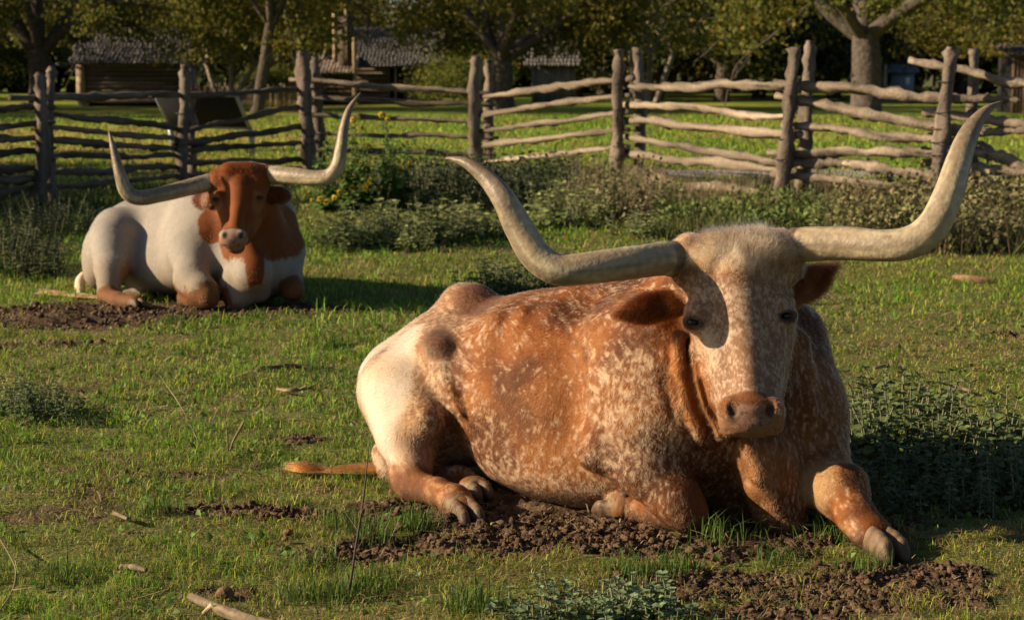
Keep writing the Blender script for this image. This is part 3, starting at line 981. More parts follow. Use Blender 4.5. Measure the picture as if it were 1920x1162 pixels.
def near_steer_field():
    th = math.radians(38)
    u = np.array((math.cos(th), -math.sin(th), 0)); v = np.array((-math.sin(th), -math.cos(th), 0)); z = np.array((0, 0, 1.0))
    B = G(1440, 975)
    L = lambda a, b, c: B + u * a + v * b + z * c
    R = np.stack([u, v, z])
    f = Field(axis_grid(-0.75, 1.45, 0.0095, [(0.48, 0.96, 0.0056)]),
              axis_grid(5.60, 7.78, 0.0105, [(5.66, 6.12, 0.0056)]),
              axis_grid(-0.04, 1.02, 0.0095, [(0.40, 1.0, 0.0056)]))
    # trunk
    f.ell(L(-0.78, -0.01, 0.355), (0.62, 0.375, 0.36), R, 0.1)
    f.ell(L(-0.66, -0.01, 0.23), (0.54, 0.37, 0.24), R, 0.1)
    f.ell(L(-0.27, 0.0, 0.43), (0.36, 0.33, 0.37), R, 0.12)
    f.ell(L(-1.36, 0.0, 0.30), (0.29, 0.30, 0.29), R, 0.10)
    f.cap(S(872, 572, 7.22), S(888, 570, 7.16), rpx(40, 7.2), rpx(38, 7.2), 0.05)                   # croup
    f.cap(S(905, 605, 7.2), L(-0.75, 0.0, 0.60), 0.085, 0.10, 0.08)                               # spine
    f.cap(L(-0.75, 0, 0.64), L(-0.25, 0, 0.70), 0.09, 0.11, 0.1)
    f.ell(S(822, 660, 6.93), (0.075, 0.065, 0.065), R, 0.09)                                        # hook of the hip
    f.cap(S(815, 665, 6.98), S(875, 600, 7.16), 0.05, 0.06, 0.1)
    f.ell(S(722, 715, 7.16), (0.10, 0.10, 0.11), R, 0.1)                                           # pin bone
    f.cap(S(862, 590, 7.26), S(745, 682, 7.22), 0.07, 0.065, 0.1)                                  # towards the tail head
    # near hind leg
    f.cap(*[S(752, 735, 7.0), S(765, 815, 6.84)], rpx(84, 7), rpx(62, 6.84), 0.06)
    f.cap(S(765, 815, 6.84), S(772, 880, 6.74), rpx(56, 6.84), rpx(40, 6.74), 0.03)
    f.cap(S(770, 740, 6.95), S(800, 790, 6.76), rpx(60, 7), rpx(34, 6.76), 0.05)                  # stifle edge
    f.chain([PR(764, 893, 6.74, 36), PR(775, 910, 6.68, 31), PR(822, 922, 6.53, 25), PR(852, 936, 6.44, 29)], 0.03)
    f.cap(S(750, 908, 6.78), S(764, 900, 6.74), rpx(20, 6.7), rpx(30, 6.7), 0.03)                 # point of the hock
    f.ell(S(852, 940, 6.43), (0.058, 0.054, 0.054), R, 0.02)
    f.cap(S(856, 945, 6.42), S(868, 960, 6.36), 0.056, 0.052, 0.02)
    f.cap(S(722, 850, 6.98), S(735, 890, 6.95), 0.05, 0.05, 0.04)                                  # fold behind the thigh
    # far hind foot
    f.chain([PR(800, 905, 6.95, 34), PR(860, 905, 6.78, 30), PR(895, 925, 6.66, 26)], 0.03)
    # bony hip, hollow flank, ribs, shoulder blade
    f.ell(S(822, 655, 6.835), (0.048, 0.04, 0.042), R, 0.06)
    f.ell(S(905, 640, 6.585), (0.09, 0.055, 0.09), R, 0.09, 's')
    f.chain([(S(828, 690, 6.79), 0.016), (S(846, 735, 6.715), 0.016), (S(872, 795, 6.63), 0.012)], 0.035)
    # belly
    f.ell(L(-0.68, 0.11, 0.14), (0.42, 0.25, 0.15), R, 0.08)
    f.cap(S(905, 760, 6.75), S(850, 700, 6.85), 0.05, 0.045, 0.09)                                  # flank fold
    f.cap(S(868, 790, 6.60), S(852, 905, 6.70), 0.03, 0.05, 0.05, op='s')
    for i, (px, py, q) in enumerate([(930, 660, 6.68), (985, 650, 6.62), (1040, 650, 6.58)]):      # ribs
        f.cap(S(px, py - 60, q + 0.06), S(px - 18, py + 120, q - 0.02), 0.02, 0.02, 0.07)
    # near shoulder and folded foreleg
    f.ell(L(-0.33, 0.25, 0.45), (0.22, 0.15, 0.30), R, 0.10)
    f.cap(S(1068, 660, 6.33), S(1052, 800, 6.325), 0.03, 0.03, 0.09, op='s')                       # hollow behind the shoulder
    f.cap(S(1175, 640, 6.47), S(1215, 800, 6.30), 0.13, 0.13, 0.10)
    f.cap(S(1160, 790, 6.33), S(1122, 846, 6.285), rpx(58, 6.36), rpx(40, 6.36), 0.025)             # elbow
    f.chain([PR(1136, 826, 6.30, 54), PR(1210, 880, 6.215, 54), PR(1268, 935, 6.155, 48), PR(1286, 957, 6.14, 42)], 0.025)
    f.cap(S(1210, 820, 6.29), S(1255, 900, 6.20), 0.08, 0.065, 0.03)
    f.chain([PR(1282, 968, 6.17, 32), PR(1225, 962, 6.25, 28), PR(1172, 948, 6.33, 29)], 0.012)
    f.ell(S(1165, 947, 6.33), (0.058, 0.053, 0.05), R, 0.012)
    # chest and brisket
    f.ell(S(1440, 820, 6.47), (0.27, 0.24, 0.27), R, 0.08)
    f.cap(S(1380, 900, 6.46), S(1400, 960, 6.44), 0.14, 0.12, 0.08)
    f.chain([PR(1412, 800, 6.26, 58), PR(1428, 850, 6.20, 54), PR(1440, 900, 6.18, 42), PR(1462, 945, 6.19, 27), PR(1472, 972, 6.21, 20)], 0.03)
    f.cap(S(1402, 830, 6.13), S(1425, 890, 6.105), rpx(20, 6.2), rpx(17, 6.2), 0.02)               # dewlap edge
    f.cap(S(1425, 890, 6.105), S(1458, 940, 6.13), rpx(17, 6.2), rpx(15, 6.2), 0.02)
    f.cap(S(1466, 880, 6.22), S(1478, 975, 6.20), 0.075, 0.06, 0.06)
    f.cap(S(1430, 900, 6.25), S(1445, 970, 6.24), 0.07, 0.06, 0.06)
    # far shoulder and outstretched foreleg
    f.cap(S(1470, 640, 6.62), S(1490, 760, 6.42), 0.15, 0.16, 0.08)
    f.cap(S(1490, 760, 6.42), S(1525, 850, 6.34), 0.155, 0.10, 0.06)
    f.cap(S(1525, 850, 6.36), S(1548, 895, 6.24), 0.10, 0.098, 0.04)
    f.cap(S(1548, 905, 6.20), S(1580, 918, 6.10), 0.088, 0.080, 0.03)
    f.cap(S(1592, 905, 6.10), S(1600, 925, 6.08), 0.058, 0.05, 0.03)
    f.chain([PR(1570, 925, 6.12, 48), PR(1606, 968, 6.0, 35), PR(1630, 995, 5.94, 36)], 0.03)
    f.ell(S(1634, 1000, 5.93), (0.068, 0.064, 0.05), R, 0.02)
    # neck
    f.cap(S(1390, 560, 6.26), S(1330, 640, 6.56), 0.17, 0.25, 0.08)
    f.cap(S(1330, 520, 6.34), S(1250, 590, 6.75), 0.10, 0.14, 0.1)
    f.cap(S(1400, 650, 6.30), S(1420, 800, 6.38), 0.15, 0.17, 0.08)
    for pts, q, r in (([(1272, 632), (1276, 690), (1286, 750), (1312, 812)], 6.128, 0.024), ([(1300, 655), (1306, 705), (1322, 760), (1350, 812)], 6.108, 0.020), ([(1326, 700), (1338, 750), (1362, 805)], 6.075, 0.016)):   # neck folds
        f.chain([(S(a, b, q), r) for a, b in pts], 0.012)
    for pts, q, r in (([(1288, 640), (1294, 700), (1306, 755), (1330, 805)], 6.105, 0.010), ([(1240, 640), (1246, 720), (1262, 780)], 6.115, 0.008), ([(1315, 680), (1324, 735), (1340, 780)], 6.085, 0.007)):
        f.chain([(S(a, b, q), r) for a, b in pts], 0.02, op='s')
    for px0, px1, r, q in ((1500, 1512, 0.03, 6.31),):
        f.cap(S(px0, 640, q), S(px1, 760, q - 0.06), r, r, 0.05)
    # skull
    k = 0.022
    f.cap(S(1304, 500, 6.13), S(1458, 486, 6.13), rpx(49, 6.1), rpx(49, 6.1), k)                     # poll
    f.cap(S(1294, 474, 6.13), S(1300, 520, 6.13), rpx(38, 6.1), rpx(36, 6.1), k)
    f.cap(S(1466, 464, 6.13), S(1466, 510, 6.13), rpx(36, 6.1), rpx(34, 6.1), k)
    f.cap(S(1340, 492, 6.12), S(1430, 484, 6.12), rpx(56, 6.1), rpx(56, 6.1), k)
    for sx in (-1, 1):
        f.cap(S(1377 + sx * 40, 510, 6.11), S(1390 + sx * 38, 600, 6.078), rpx(56, 6.1), rpx(54, 6.05), k)
        f.cap(S(1390 + sx * 38, 600, 6.078), S(1402 + sx * 24, 700, 5.998), rpx(54, 6.05), rpx(42, 5.97), k)
        f.cap(S(1402 + sx * 24, 700, 5.998), S(1408 + sx * 20, 768, 5.925), rpx(42, 5.97), rpx(36, 5.92), k)
        f.cap(S(1392 + sx * 50, 620, 6.13), S(1404 + sx * 26, 755, 6.03), rpx(50, 6.1), rpx(38, 6.0), 0.03)   # cheek and jaw
    f.cap(S(1385, 520, 6.06), S(1396, 640, 5.998), rpx(54, 6.0), rpx(46, 6.0), k)                     # forehead
    f.cap(S(1398, 640, 5.972), S(1406, 740, 5.895), rpx(31, 5.95), rpx(30, 5.9), k)                 # nose bone
    # brows and eye sockets
    for (ex, ey, sx) in ((1301, 604, -1), (1474, 592, 1)):
        f.cap(S(ex - sx * 12, ey - 22, 6.03), S(ex + sx * 2, ey - 24, 6.068), rpx(19, 6), rpx(16, 6), 0.018)  # brow
        f.ell(S(ex, ey, 6.055), (rpx(22, 6), 0.05, rpx(20, 6)), None, 0.02)
        f.ell(S(ex + sx * 1, ey + 1, 6.008), (rpx(14, 6), 0.022, rpx(10.5, 6)), None, 0.008, op='s')
        f.cap(S(ex - sx * 18, ey - 9, 5.998), S(ex + sx * 10, ey - 12, 6.022), rpx(6, 6), rpx(5, 6), 0.008)       # upper lid
        f.cap(S(ex - sx * 15, ey + 7, 6.0), S(ex + sx * 8, ey + 11, 6.025), rpx(4, 6), rpx(4, 6), 0.008)
    for hx, hy in ((1340, 632), (1450, 622)):
        f.ell(S(hx, hy, 5.945), (rpx(15, 6), 0.022, rpx(24, 6)), None, 0.03, op='s')
    # muzzle
    f.ell(S(1408, 780, 5.885), (rpx(63, 5.9), 0.072, rpx(38, 5.9)), None, 0.025)
    f.ell(S(1408, 760, 5.87), (rpx(44, 5.9), 0.06, rpx(24, 5.9)), None, 0.02)
    for (nx, sx) in ((1368, -1), (1449, 1)):
        f.ell(S(nx, 768, 5.868), (rpx(22, 5.9), 0.05, rpx(26, 5.9)), None, 0.015)                      # nostril wing
    f.cap(S(1368, 799, 5.885), S(1450, 797, 5.885), rpx(19, 5.9), rpx(19, 5.9), 0.02)
    for (nx, sx) in ((1372, -1), (1445, 1)):
        f.cap(S(nx + sx * 2, 755, 5.822), S(nx - sx * 3, 774, 5.815), rpx(9.5, 5.9), rpx(8.5, 5.9), 0.006, op='s')
        f.cap(S(nx - sx * 3, 774, 5.812), S(nx - sx * 11, 785, 5.803), rpx(7, 5.9), rpx(3, 5.9), 0.006, op='s')
    f.chain([PR(1362, 806, 5.86, 2.6), PR(1385, 812, 5.815, 2.6), PR(1410, 813, 5.80, 2.6), PR(1435, 811, 5.815, 2.6), PR(1456, 804, 5.86, 2.6)], 0.006, op='s')
    # ears
    def ear(base, mid, tip, w, up):
        base, mid, tip = (np.asarray(q) for q in (base, mid, tip))
        ax = nrm(tip - base); c = (base + tip) / 2 + (mid - (base + tip) / 2) * 0.6
        ln = np.linalg.norm(tip - base) / 2
        upv = nrm(np.asarray(up) - ax * np.dot(up, ax)); th_ = np.cross(ax, upv)
        f.ell(c - ax * ln * 0.12, (ln * 0.86, w, 0.021), np.stack([ax, upv, th_]), 0.02)
        f.cap(c + ax * ln * 0.2, tip, w * 0.55, 0.010, 0.025)
        f.ell(c + th_ * 0.032 + ax * 0.01, (ln * 0.8, w * 0.66, 0.022), np.stack([ax, upv, th_]), 0.012, op='s')
        f.cap(base - ax * 0.04, base + ax * 0.03, 0.05, 0.035, 0.03)
    ear(S(1280, 566, 6.16), S(1215, 578, 6.14), S(1163, 590, 6.10), rpx(29, 6.1), (0.08, 0.15, 1))
    ear(S(1482, 550, 6.20), S(1520, 530, 6.23), S(1564, 498, 6.27), rpx(31, 6.2), (0.4, 0.25, 0.9))
    return f, (u, v, z, B, L, R)

NEAR_HOOVES = [  # toe start, toe end, radius, sideways vector
    (S(860, 946, 6.385), S(886, 974, 6.27), 0.050, (1, 0.1, 0)),
    (S(1160, 944, 6.33), S(1126, 940, 6.37), 0.052, (0.2, 0.6, 0.7)),
    (S(1638, 1002, 5.92), S(1678, 1034, 5.81), 0.056, (0.75, 0.7, 0)),
    (S(888, 915, 6.66), S(906, 926, 6.60), 0.044, (1, 0.2, 0)),
]
def far_steer_field():
    th = math.radians(50)
    u = np.array((math.cos(th), -math.sin(th), 0)); v = np.array((-math.sin(th), -math.cos(th), 0)); z = np.array((0, 0, 1.0))
    B = G(472, 563)
    L = lambda a, b, c: B + u * a + v * b + z * c
    R = np.stack([u, v, z])
    f = Field(axis_grid(-3.1, -1.1, 0.017, [(-2.1, -1.3, 0.0105)]),
              axis_grid(11.6, 14.1, 0.017, [(11.75, 12.3, 0.0105)]),
              axis_grid(-0.04, 1.05, 0.017, [(0.4, 1.0, 0.0105)]))
    p = lambda px, py, Y, r: PR(px, py, Y, r)
    f.ell(L(-0.80, 0.0, 0.31), (0.68, 0.40, 0.32), R, 0.1)
    f.ell(L(-0.70, 0.05, 0.22), (0.58, 0.43, 0.23), R, 0.1)
    f.ell(L(-0.27, 0.0, 0.42), (0.38, 0.36, 0.37), R, 0.12)
    f.ell(L(-1.42, 0.0, 0.30), (0.32, 0.32, 0.30), R, 0.10)
    f.cap(S(262, 425, 13.2), L(-0.75, 0, 0.55), 0.09, 0.10, 0.12)
    f.cap(L(-0.75, 0, 0.56), L(-0.2, 0, 0.68), 0.09, 0.11, 0.1)
    f.ell(S(226, 432, 12.95), (0.13, 0.12, 0.12), R, 0.10)                    # hip
    f.cap(S(215, 435, 12.95), S(200, 480, 12.85), 0.14, 0.14, 0.14)
    f.cap(S(196, 470, 12.9), S(186, 515, 12.8), 0.13, 0.10, 0.1)
    # near hind leg, upright shank
    f.cap(S(210, 450, 12.78), S(208, 505, 12.58), rpx(42, 12.7), rpx(31, 12.6), 0.07)
    f.cap(S(207, 505, 12.55), S(203, 548, 12.45), rpx(29, 12.6), rpx(20, 12.5), 0.03)
    f.chain([p(200, 556, 12.42, 18), p(222, 563, 12.28, 15), p(242, 566, 12.2, 14)], 0.03)
    f.ell(S(252, 566, 12.17), (0.065, 0.055, 0.045), R, 0.02)
    f.cap(S(240, 555, 12.75), S(262, 560, 12.7), rpx(15, 12.7), rpx(12, 12.7), 0.03)
    f.cap(S(252, 490, 12.42), S(246, 545, 12.45), 0.025, 0.04, 0.05, op='s')
    # belly
    f.ell(L(-0.72, 0.22, 0.14), (0.52, 0.28, 0.15), R, 0.08)
    f.cap(S(285, 412, 13.05), S(400, 380, 12.75), 0.13, 0.14, 0.14)
    # near shoulder and folded leg
    f.ell(L(-0.30, 0.24, 0.40), (0.24, 0.15, 0.27), R, 0.12)
    f.cap(S(355, 470, 12.42), S(364, 530, 12.18), 0.14, 0.10, 0.12)
    f.chain([p(356, 525, 12.2, 31), p(378, 545, 12.1, 27), p(390, 556, 12.05, 21)], 0.05)
    f.chain([p(392, 560, 12.05, 18), p(360, 562, 12.15, 15), p(345, 560, 12.2, 14)], 0.015)
    # chest
    f.ell(S(470, 490, 12.45), (0.30, 0.26, 0.28), R, 0.08)
    f.chain([p(462, 470, 12.25, 36), p(476, 510, 12.12, 32), p(484, 545, 12.2, 24)], 0.05)
    f.cap(S(468, 455, 12.17), S(482, 520, 12.08), rpx(17, 12.1), rpx(14, 12.1), 0.05)
    f.cap(S(440, 530, 12.2), S(445, 562, 12.15), 0.09, 0.085, 0.06)
    # far shoulder and leg
    f.cap(S(510, 410, 12.75), S(522, 470, 12.55), 0.16, 0.165, 0.08)
    f.cap(S(522, 470, 12.55), S(535, 520, 12.45), 0.165, 0.11, 0.06)
    f.cap(S(535, 520, 12.4), S(548, 542, 12.28), 0.10, 0.075, 0.05)
    f.cap(S(548, 542, 12.28), S(552, 545, 12.24), 0.07, 0.065, 0.03)
    # neck
    f.cap(S(462, 380, 12.3), S(470, 430, 12.6), 0.16, 0.26, 0.08)
    f.cap(S(450, 345, 12.35), S(430, 390, 12.8), 0.11, 0.16, 0.1)
    f.cap(S(480, 390, 12.28), S(490, 460, 12.4), 0.14, 0.18, 0.08)
    # head, nose turned a little to the picture's left
    k = 0.022
    f.cap(S(412, 340, 12.12), S(492, 330, 12.16), rpx(24, 12.1), rpx(22, 12.1), k)
    f.cap(S(432, 330, 12.12), S(470, 328, 12.13), rpx(25, 12.1), rpx(24, 12.1), k)
    for sx in (-1, 1):
        f.cap(S(455 + sx * 23, 345, 12.12), S(450 + sx * 21, 385, 12.09), rpx(27, 12.1), rpx(23, 12.0), k)
        f.cap(S(450 + sx * 21, 385, 12.09), S(443 + sx * 11, 425, 11.97), rpx(23, 12), rpx(15, 11.9), k)
        f.cap(S(443 + sx * 11, 425, 11.97), S(437 + sx * 8, 446, 11.87), rpx(15, 12), rpx(15, 11.9), k)
        f.cap(S(455 + sx * 23, 392, 12.14), S(446 + sx * 11, 446, 12.0), rpx(23, 12), rpx(15, 12), 0.03)
    f.cap(S(452, 350, 12.07), S(448, 395, 11.99), rpx(25, 12), rpx(19, 12), k)
    f.cap(S(446, 395, 11.95), S(440, 436, 11.84), rpx(13, 12), rpx(14, 11.9), k)
    for (ex, ey, sx) in ((404, 374, -1), (487, 371, 1)):
        f.ell(S(ex, ey, 12.05), (rpx(12, 12), 0.05, rpx(11, 12)), None, 0.02)
        f.cap(S(ex - sx * 6, ey - 9, 12.02), S(ex + sx * 3, ey - 10, 12.05), rpx(7, 12), rpx(6, 12), 0.03)
        f.ell(S(ex, ey, 11.99), (rpx(6, 12), 0.025, rpx(4.5, 12)), None, 0.008, op='s')
    f.ell(S(438, 449, 11.83), (rpx(28, 11.9), 0.075, rpx(18, 11.9)), None, 0.025)
    f.ell(S(437, 440, 11.82), (rpx(22, 11.9), 0.06, rpx(12, 11.9)), None, 0.02)
    f.cap(S(440, 459, 11.85), S(444, 461, 11.88), rpx(17, 11.9), rpx(16, 11.9), 0.015)
    for nx, sx in ((421, -1), (452, 1)):
        f.ell(S(nx, 441, 11.80), (rpx(9, 12), 0.04, rpx(10, 12)), None, 0.015)
        f.cap(S(nx, 437, 11.745), S(nx - sx * 2, 446, 11.745), rpx(4, 12), rpx(3, 12), 0.012, op='s')
    f.chain([p(418, 460, 11.80, 1.4), p(438, 465, 11.755, 1.4), p(460, 459, 11.80, 1.4)], 0.006, op='s')
    def ear(base, tip, w, up):
        base, tip = (np.asarray(q) for q in (base, tip))
        ax = nrm(tip - base); c = (base + tip) / 2
        ln = np.linalg.norm(tip - base) / 2
        upv = nrm(np.asarray(up) - ax * np.dot(up, ax)); th_ = np.cross(ax, upv)
        f.ell(c, (ln, w, 0.026), np.stack([ax, upv, th_]), 0.02)
        f.ell(c + th_ * 0.032 + ax * 0.01, (ln * 0.8, w * 0.66, 0.022), np.stack([ax, upv, th_]), 0.012, op='s')
        f.cap(base - ax * 0.04, base + ax * 0.03, 0.05, 0.035, 0.03)
    ear(S(497, 362, 12.2), S(547, 370, 12.2), rpx(17, 12.1), (0.0, 0.15, 1))
    ear(S(400, 366, 12.2), S(380, 380, 12.5), rpx(15, 12.1), (0.0, 0.15, 1))
    return f, (u, v, z, B, L, R)
def horn_mesh(pts, seed, seg=28, n=90):
    """pts: (px, py, Y, radius in px). Slightly oval, with grooves along and rings near the base."""
    P = np.array([np.r_[S(a, b, c), rpx(r, c)] for a, b, c, r in pts])
    C = catmull(P, n)
    path, rad = C[:, :3], np.maximum(C[:, 3], 0.0012)
    t = np.linspace(0, 1, n)
    rad = rad * (1 + 0.035 * np.exp(-t / 0.05) + 0.016 * np.sin(t * 170 + 2 * np.sin(t * 41)) * np.exp(-t / 0.16))
    v, f = tube(path, rad, seg, True, 0.022, seed)
    tt = np.r_[np.repeat(t, seg), 0, 1]
    th = np.r_[np.tile(np.arange(seg) / seg * 2 * np.pi, n), 0, 0]
    q = np.c_[np.cos(th) * 3, np.sin(th) * 3, tt * 6]
    nz = fbm(q, 1.0, 4, seed)
    ring = vnoise(np.c_[tt * 130, np.zeros_like(tt), np.full_like(tt, seed)], 1.0, seed)
    cream = np.array((0.40, 0.335, 0.215)); tan = np.array((0.27, 0.205, 0.12)); dark = np.array((0.085, 0.055, 0.032))
    c = cream + (tan - cream) * sstep(-0.5, 0.7, nz)[:, None]
    c = c + (np.array((0.17, 0.13, 0.085)) - c) * (0.9 * sstep(-0.15, 0.6, fbm(np.c_[np.cos(th) * 1.2, np.sin(th) * 1.2, tt * 3.2], 1.3, 4, seed + 50)))[:, None]
    c = c * (1 + 0.22 * ring * np.exp(-tt / 0.25))[:, None]
    tipm = sstep(0.50, 0.80, tt + 0.10 * nz)
    c = c + (np.array((0.15, 0.108, 0.068)) - c) * (0.85 * tipm)[:, None]
    c = c + (dark - c) * (sstep(0.93, 1.0, tt) * 0.3)[:, None]
    bm = 1 - sstep(0.040, 0.085, tt + 0.018 * vnoise(np.c_[th * 3, tt * 40, tt * 0 + seed], 1.0, 3))
    c = c + (dark - c) * (0.8 * bm)[:, None]
    return v, f, np.clip(c, 0.02, 0.9)


NEAR_HORNS = [
    [(1266, 486, 6.11, 33), (1235, 485, 6.07, 32.5), (1170, 494, 5.99, 32), (1100, 503, 5.945, 30.5), (1045, 505, 5.935, 30), (1003, 477, 5.95, 29.5),
     (972, 425, 5.97, 27.5), (945, 375, 5.98, 23), (915, 337, 6.02, 17.5), (880, 309, 6.05, 11), (852, 299, 6.08, 6), (836, 297, 6.09, 2)],
    [(1488, 460, 6.13, 33), (1512, 458, 6.11, 32.5), (1580, 456, 6.05, 32), (1650, 460, 5.98, 30), (1705, 455, 5.94, 31), (1748, 425, 5.93, 31),
     (1775, 372, 5.95, 28.5), (1793, 318, 6.0, 25.5), (1808, 272, 6.05, 21.5), (1826, 235, 6.10, 16), (1850, 207, 6.14, 9), (1879, 190, 6.18, 1.8)],
]
FAR_HORNS = [
    [(402, 340, 12.12, 17), (385, 344, 12.10, 16.5), (345, 354, 12.02, 15.5), (300, 365, 11.95, 14.5), (262, 371, 11.90, 14.5), (238, 360, 11.88, 13.5),
     (226, 330, 11.88, 11), (218, 300, 11.9, 8.5), (211, 272, 11.92, 5.5), (204, 246, 11.95, 1.2)],
    [(500, 328, 12.16, 17), (515, 328, 12.14, 16.5), (550, 330, 12.06, 16), (590, 334, 11.98, 14.5), (618, 330, 11.95, 14.5), (634, 308, 11.94, 13),
     (640, 275, 11.95, 11), (645, 240, 11.98, 9), (655, 205, 12.0, 6), (676, 174, 12.03, 1.2)],
]
def blob(P, c, r):
    """1 inside an ellipsoid-like zone, fading to 0 at its edge. c: centre, r: radius or 3 radii."""
    d = np.sqrt((((P - np.asarray(c)) / np.asarray(r)) ** 2).sum(1))
    return 1 - sstep(0.65, 1.05, d)


def mixc(c, col, w):
    return c + (np.asarray(col) - c) * np.asarray(w)[:, None]


def segdist(P, a, b):
    a, b = np.asarray(a), np.asarray(b)
    ab = b - a
    t = np.clip(((P - a) @ ab) / (ab @ ab), 0, 1)
    return np.linalg.norm(P - a - t[:, None] * ab, axis=1)


def near_coat(P, fr, rnd=None):
    u, v, z, B, L, R = fr
    q = (P - B) @ R.T
    U, Vv, Z = q.T
    dv = nrm(-0.45 * u - 0.85 * z)
    al = P @ dv
    ac = P - al[:, None] * dv
    st = np.c_[ac * 70, al * 24]
    wob = P + 0.012 * np.c_[vnoise(P, 14, 1), vnoise(P, 14, 2), vnoise(P, 14, 3)]
    al = wob @ dv
    ac = wob - al[:, None] * dv
    stv = np.c_[ac[:, 0] * 150 + ac[:, 1] * 51, ac[:, 2] * 150 - ac[:, 1] * 97, al * 56]
    fleck = 0.9 * vnoise(stv * 1.45, 1.0, 11) + 0.6 * vnoise(stv, 2.5, 12) + 0.24 * vnoise(stv * 0.6, 1.0, 13)
    big = fbm(P, 5.0, 3, 21)
    head = np.maximum(blob(P, S(1395, 560, 6.08), (0.24, 0.21, 0.27)), blob(P, S(1405, 700, 5.96), (0.17, 0.17, 0.24)))
    # whiteness
    w = 0.34 + 0.03 * big
    w = w + (0.50 - w) * sstep(-1.0, -1.2, U)
    strip = np.maximum(sstep(0.11, 0.05, segdist(P, S(765, 640, 7.02), S(735, 740, 6.86)) + 0.03 * big), sstep(0.14, 0.07, segdist(P, S(722, 740, 6.88), S(735, 850, 6.75)) + 0.03 * big))
    strip = np.maximum(strip, 0.75 * sstep(-1.45, -1.6, U))
    w = w + (1.35 - w) * strip
    w = w + (0.50 - w) * blob(P, S(1190, 770, 6.25), (0.24, 0.4, 0.26))
    w = w + (0.60 - w) * sstep(0.20, 0.08, Z) * (U < -0.35)
    w = w - 0.09 * blob(P, L(-0.72, 0.3, 0.45), (0.26, 0.4, 0.28))
    neck = blob(P, S(1285, 690, 6.3), (0.14, 0.3, 0.24))
    w = w - 0.26 * neck
    hn = wob * np.array((1.0, 1.0, 0.75))
    fleck = fleck * (1 - head) + head * 0.85 * (vnoise(hn, 210, 41) + 0.6 * vnoise(hn, 110, 42) + 0.3 * vnoise(hn, 40, 43))
    w = w + (0.47 - w) * head
    w = w - 0.12 * blob(P, S(1403, 690, 5.90), (0.05, 0.14, 0.13)) - 0.15 * blob(P, S(1380, 505, 6.0), (0.10, 0.2, 0.06))
    w = w + 0.25 * blob(P, S(1320, 660, 6.0), (0.05, 0.2, 0.10)) + 0.50 * blob(P, S(1380, 455, 6.08), (0.24, 0.25, 0.10))
    m = sstep(-0.52, 0.65, fleck + (w - 0.5) * 2.3)
    m = m * (1 - head) + (0.54 + (m - 0.5) * 0.75) * head
    if rnd is not None:      # roan: single white and red hairs grow side by side
        m = 0.55 * m + 0.45 * (rnd < m)
    red = mixc(np.tile(np.array((0.275, 0.076, 0.008)), (len(P), 1)), (0.145, 0.037, 0.005), sstep(-0.2, 0.7, big))
    red = mixc(red, (0.34, 0.108, 0.014), sstep(0.0, -0.6, big) * 0.7)
    red = mixc(red, (0.37, 0.18, 0.08), 0.75 * sstep(-1.05, -1.25, U))
    red = mixc(red, (0.38, 0.118, 0.018), neck * 0.85)
    red = mixc(red, (0.27, 0.118, 0.055), head * 0.9)
    white = mixc(np.tile(np.array((0.55, 0.40, 0.26)), (len(P), 1)), (0.62, 0.53, 0.42), np.clip(0.35 * head + strip * 0.9, 0, 1))
    c = red + (white - red) * (0.04 + 0.80 * m)[:, None]
    dk = sstep(0.35, 0.95, vnoise(stv * 0.8 + 9.3, 1.0, 14) + 0.5 * vnoise(stv * 0.3, 1.0, 15)) * (1 - head)
    c = mixc(c, (0.14, 0.036, 0.010), 0.55 * dk * sstep(0.75, 0.45, w))
    c = mixc(c, (0.15, 0.075, 0.045), 0.85 * blob(P, S(826, 645, 6.9), (0.075, 0.2, 0.065)) * sstep(-0.9, 0.4, fleck + 0.3))
    c = mixc(c, (0.17, 0.06, 0.028), 0.75 * blob(P, S(900, 560, 7.1), (0.12, 0.25, 0.075)) * sstep(-0.9, 0.3, fleck + 0.2))
    # tan thigh front, orange lower legs
    c = mixc(c, (0.47, 0.25, 0.11), 0.5 * blob(P, S(780, 830, 6.8), (0.1, 0.25, 0.14)))
    o = np.maximum(sstep(0.11, 0.065, segdist(P, S(765, 905, 6.74), S(865, 945, 6.4)) + 0.02 * big), sstep(0.085, 0.05, segdist(P, S(800, 905, 6.95), S(895, 925, 6.66))))
    o = np.maximum(o, sstep(0.10, 0.06, segdist(P, S(1290, 965, 6.19), S(1165, 947, 6.36)) + 0.02 * fleck))
    o = np.maximum(o, sstep(0.095, 0.065, segdist(P, S(1600, 965, 6.02), S(1640, 1000, 5.93)) + 0.015 * fleck))
    c = mixc(c, (0.56, 0.37, 0.20), 0.40 * strip * sstep(-0.1, 0.7, fbm(P, 7.0, 3, 24)))
    lm = fbm(P, 18.0, 3, 25)
    oc = np.array((0.34, 0.108, 0.020)) + (np.array((0.19, 0.060, 0.013)) - np.array((0.34, 0.108, 0.020))) * sstep(-0.5, 0.7, lm)[:, None]
    oc = oc + (np.array((0.50, 0.30, 0.14)) - oc) * (0.55 * sstep(0.25, 0.75, fleck * 0.6 - lm))[:, None]
    c = c + (oc - c) * (0.92 * o)[:, None]
    c = mixc(c, (0.22, 0.070, 0.016), 0.8 * blob(P, S(1300, 930, 6.15), (0.08, 0.12, 0.11)))
    c = mixc(c, (0.44, 0.29, 0.14), 0.75 * blob(P, S(1555, 915, 6.14), (0.12, 0.14, 0.11)) * (1 - o))
    c = mixc(c, (0.16, 0.065, 0.025), 0.85 * blob(P, S(1592, 890, 6.06), (0.035, 0.12, 0.045)))
    c = mixc(c, (0.42, 0.20, 0.075), 0.5 * blob(P, S(1420, 880, 6.15), (0.09, 0.15, 0.14)))
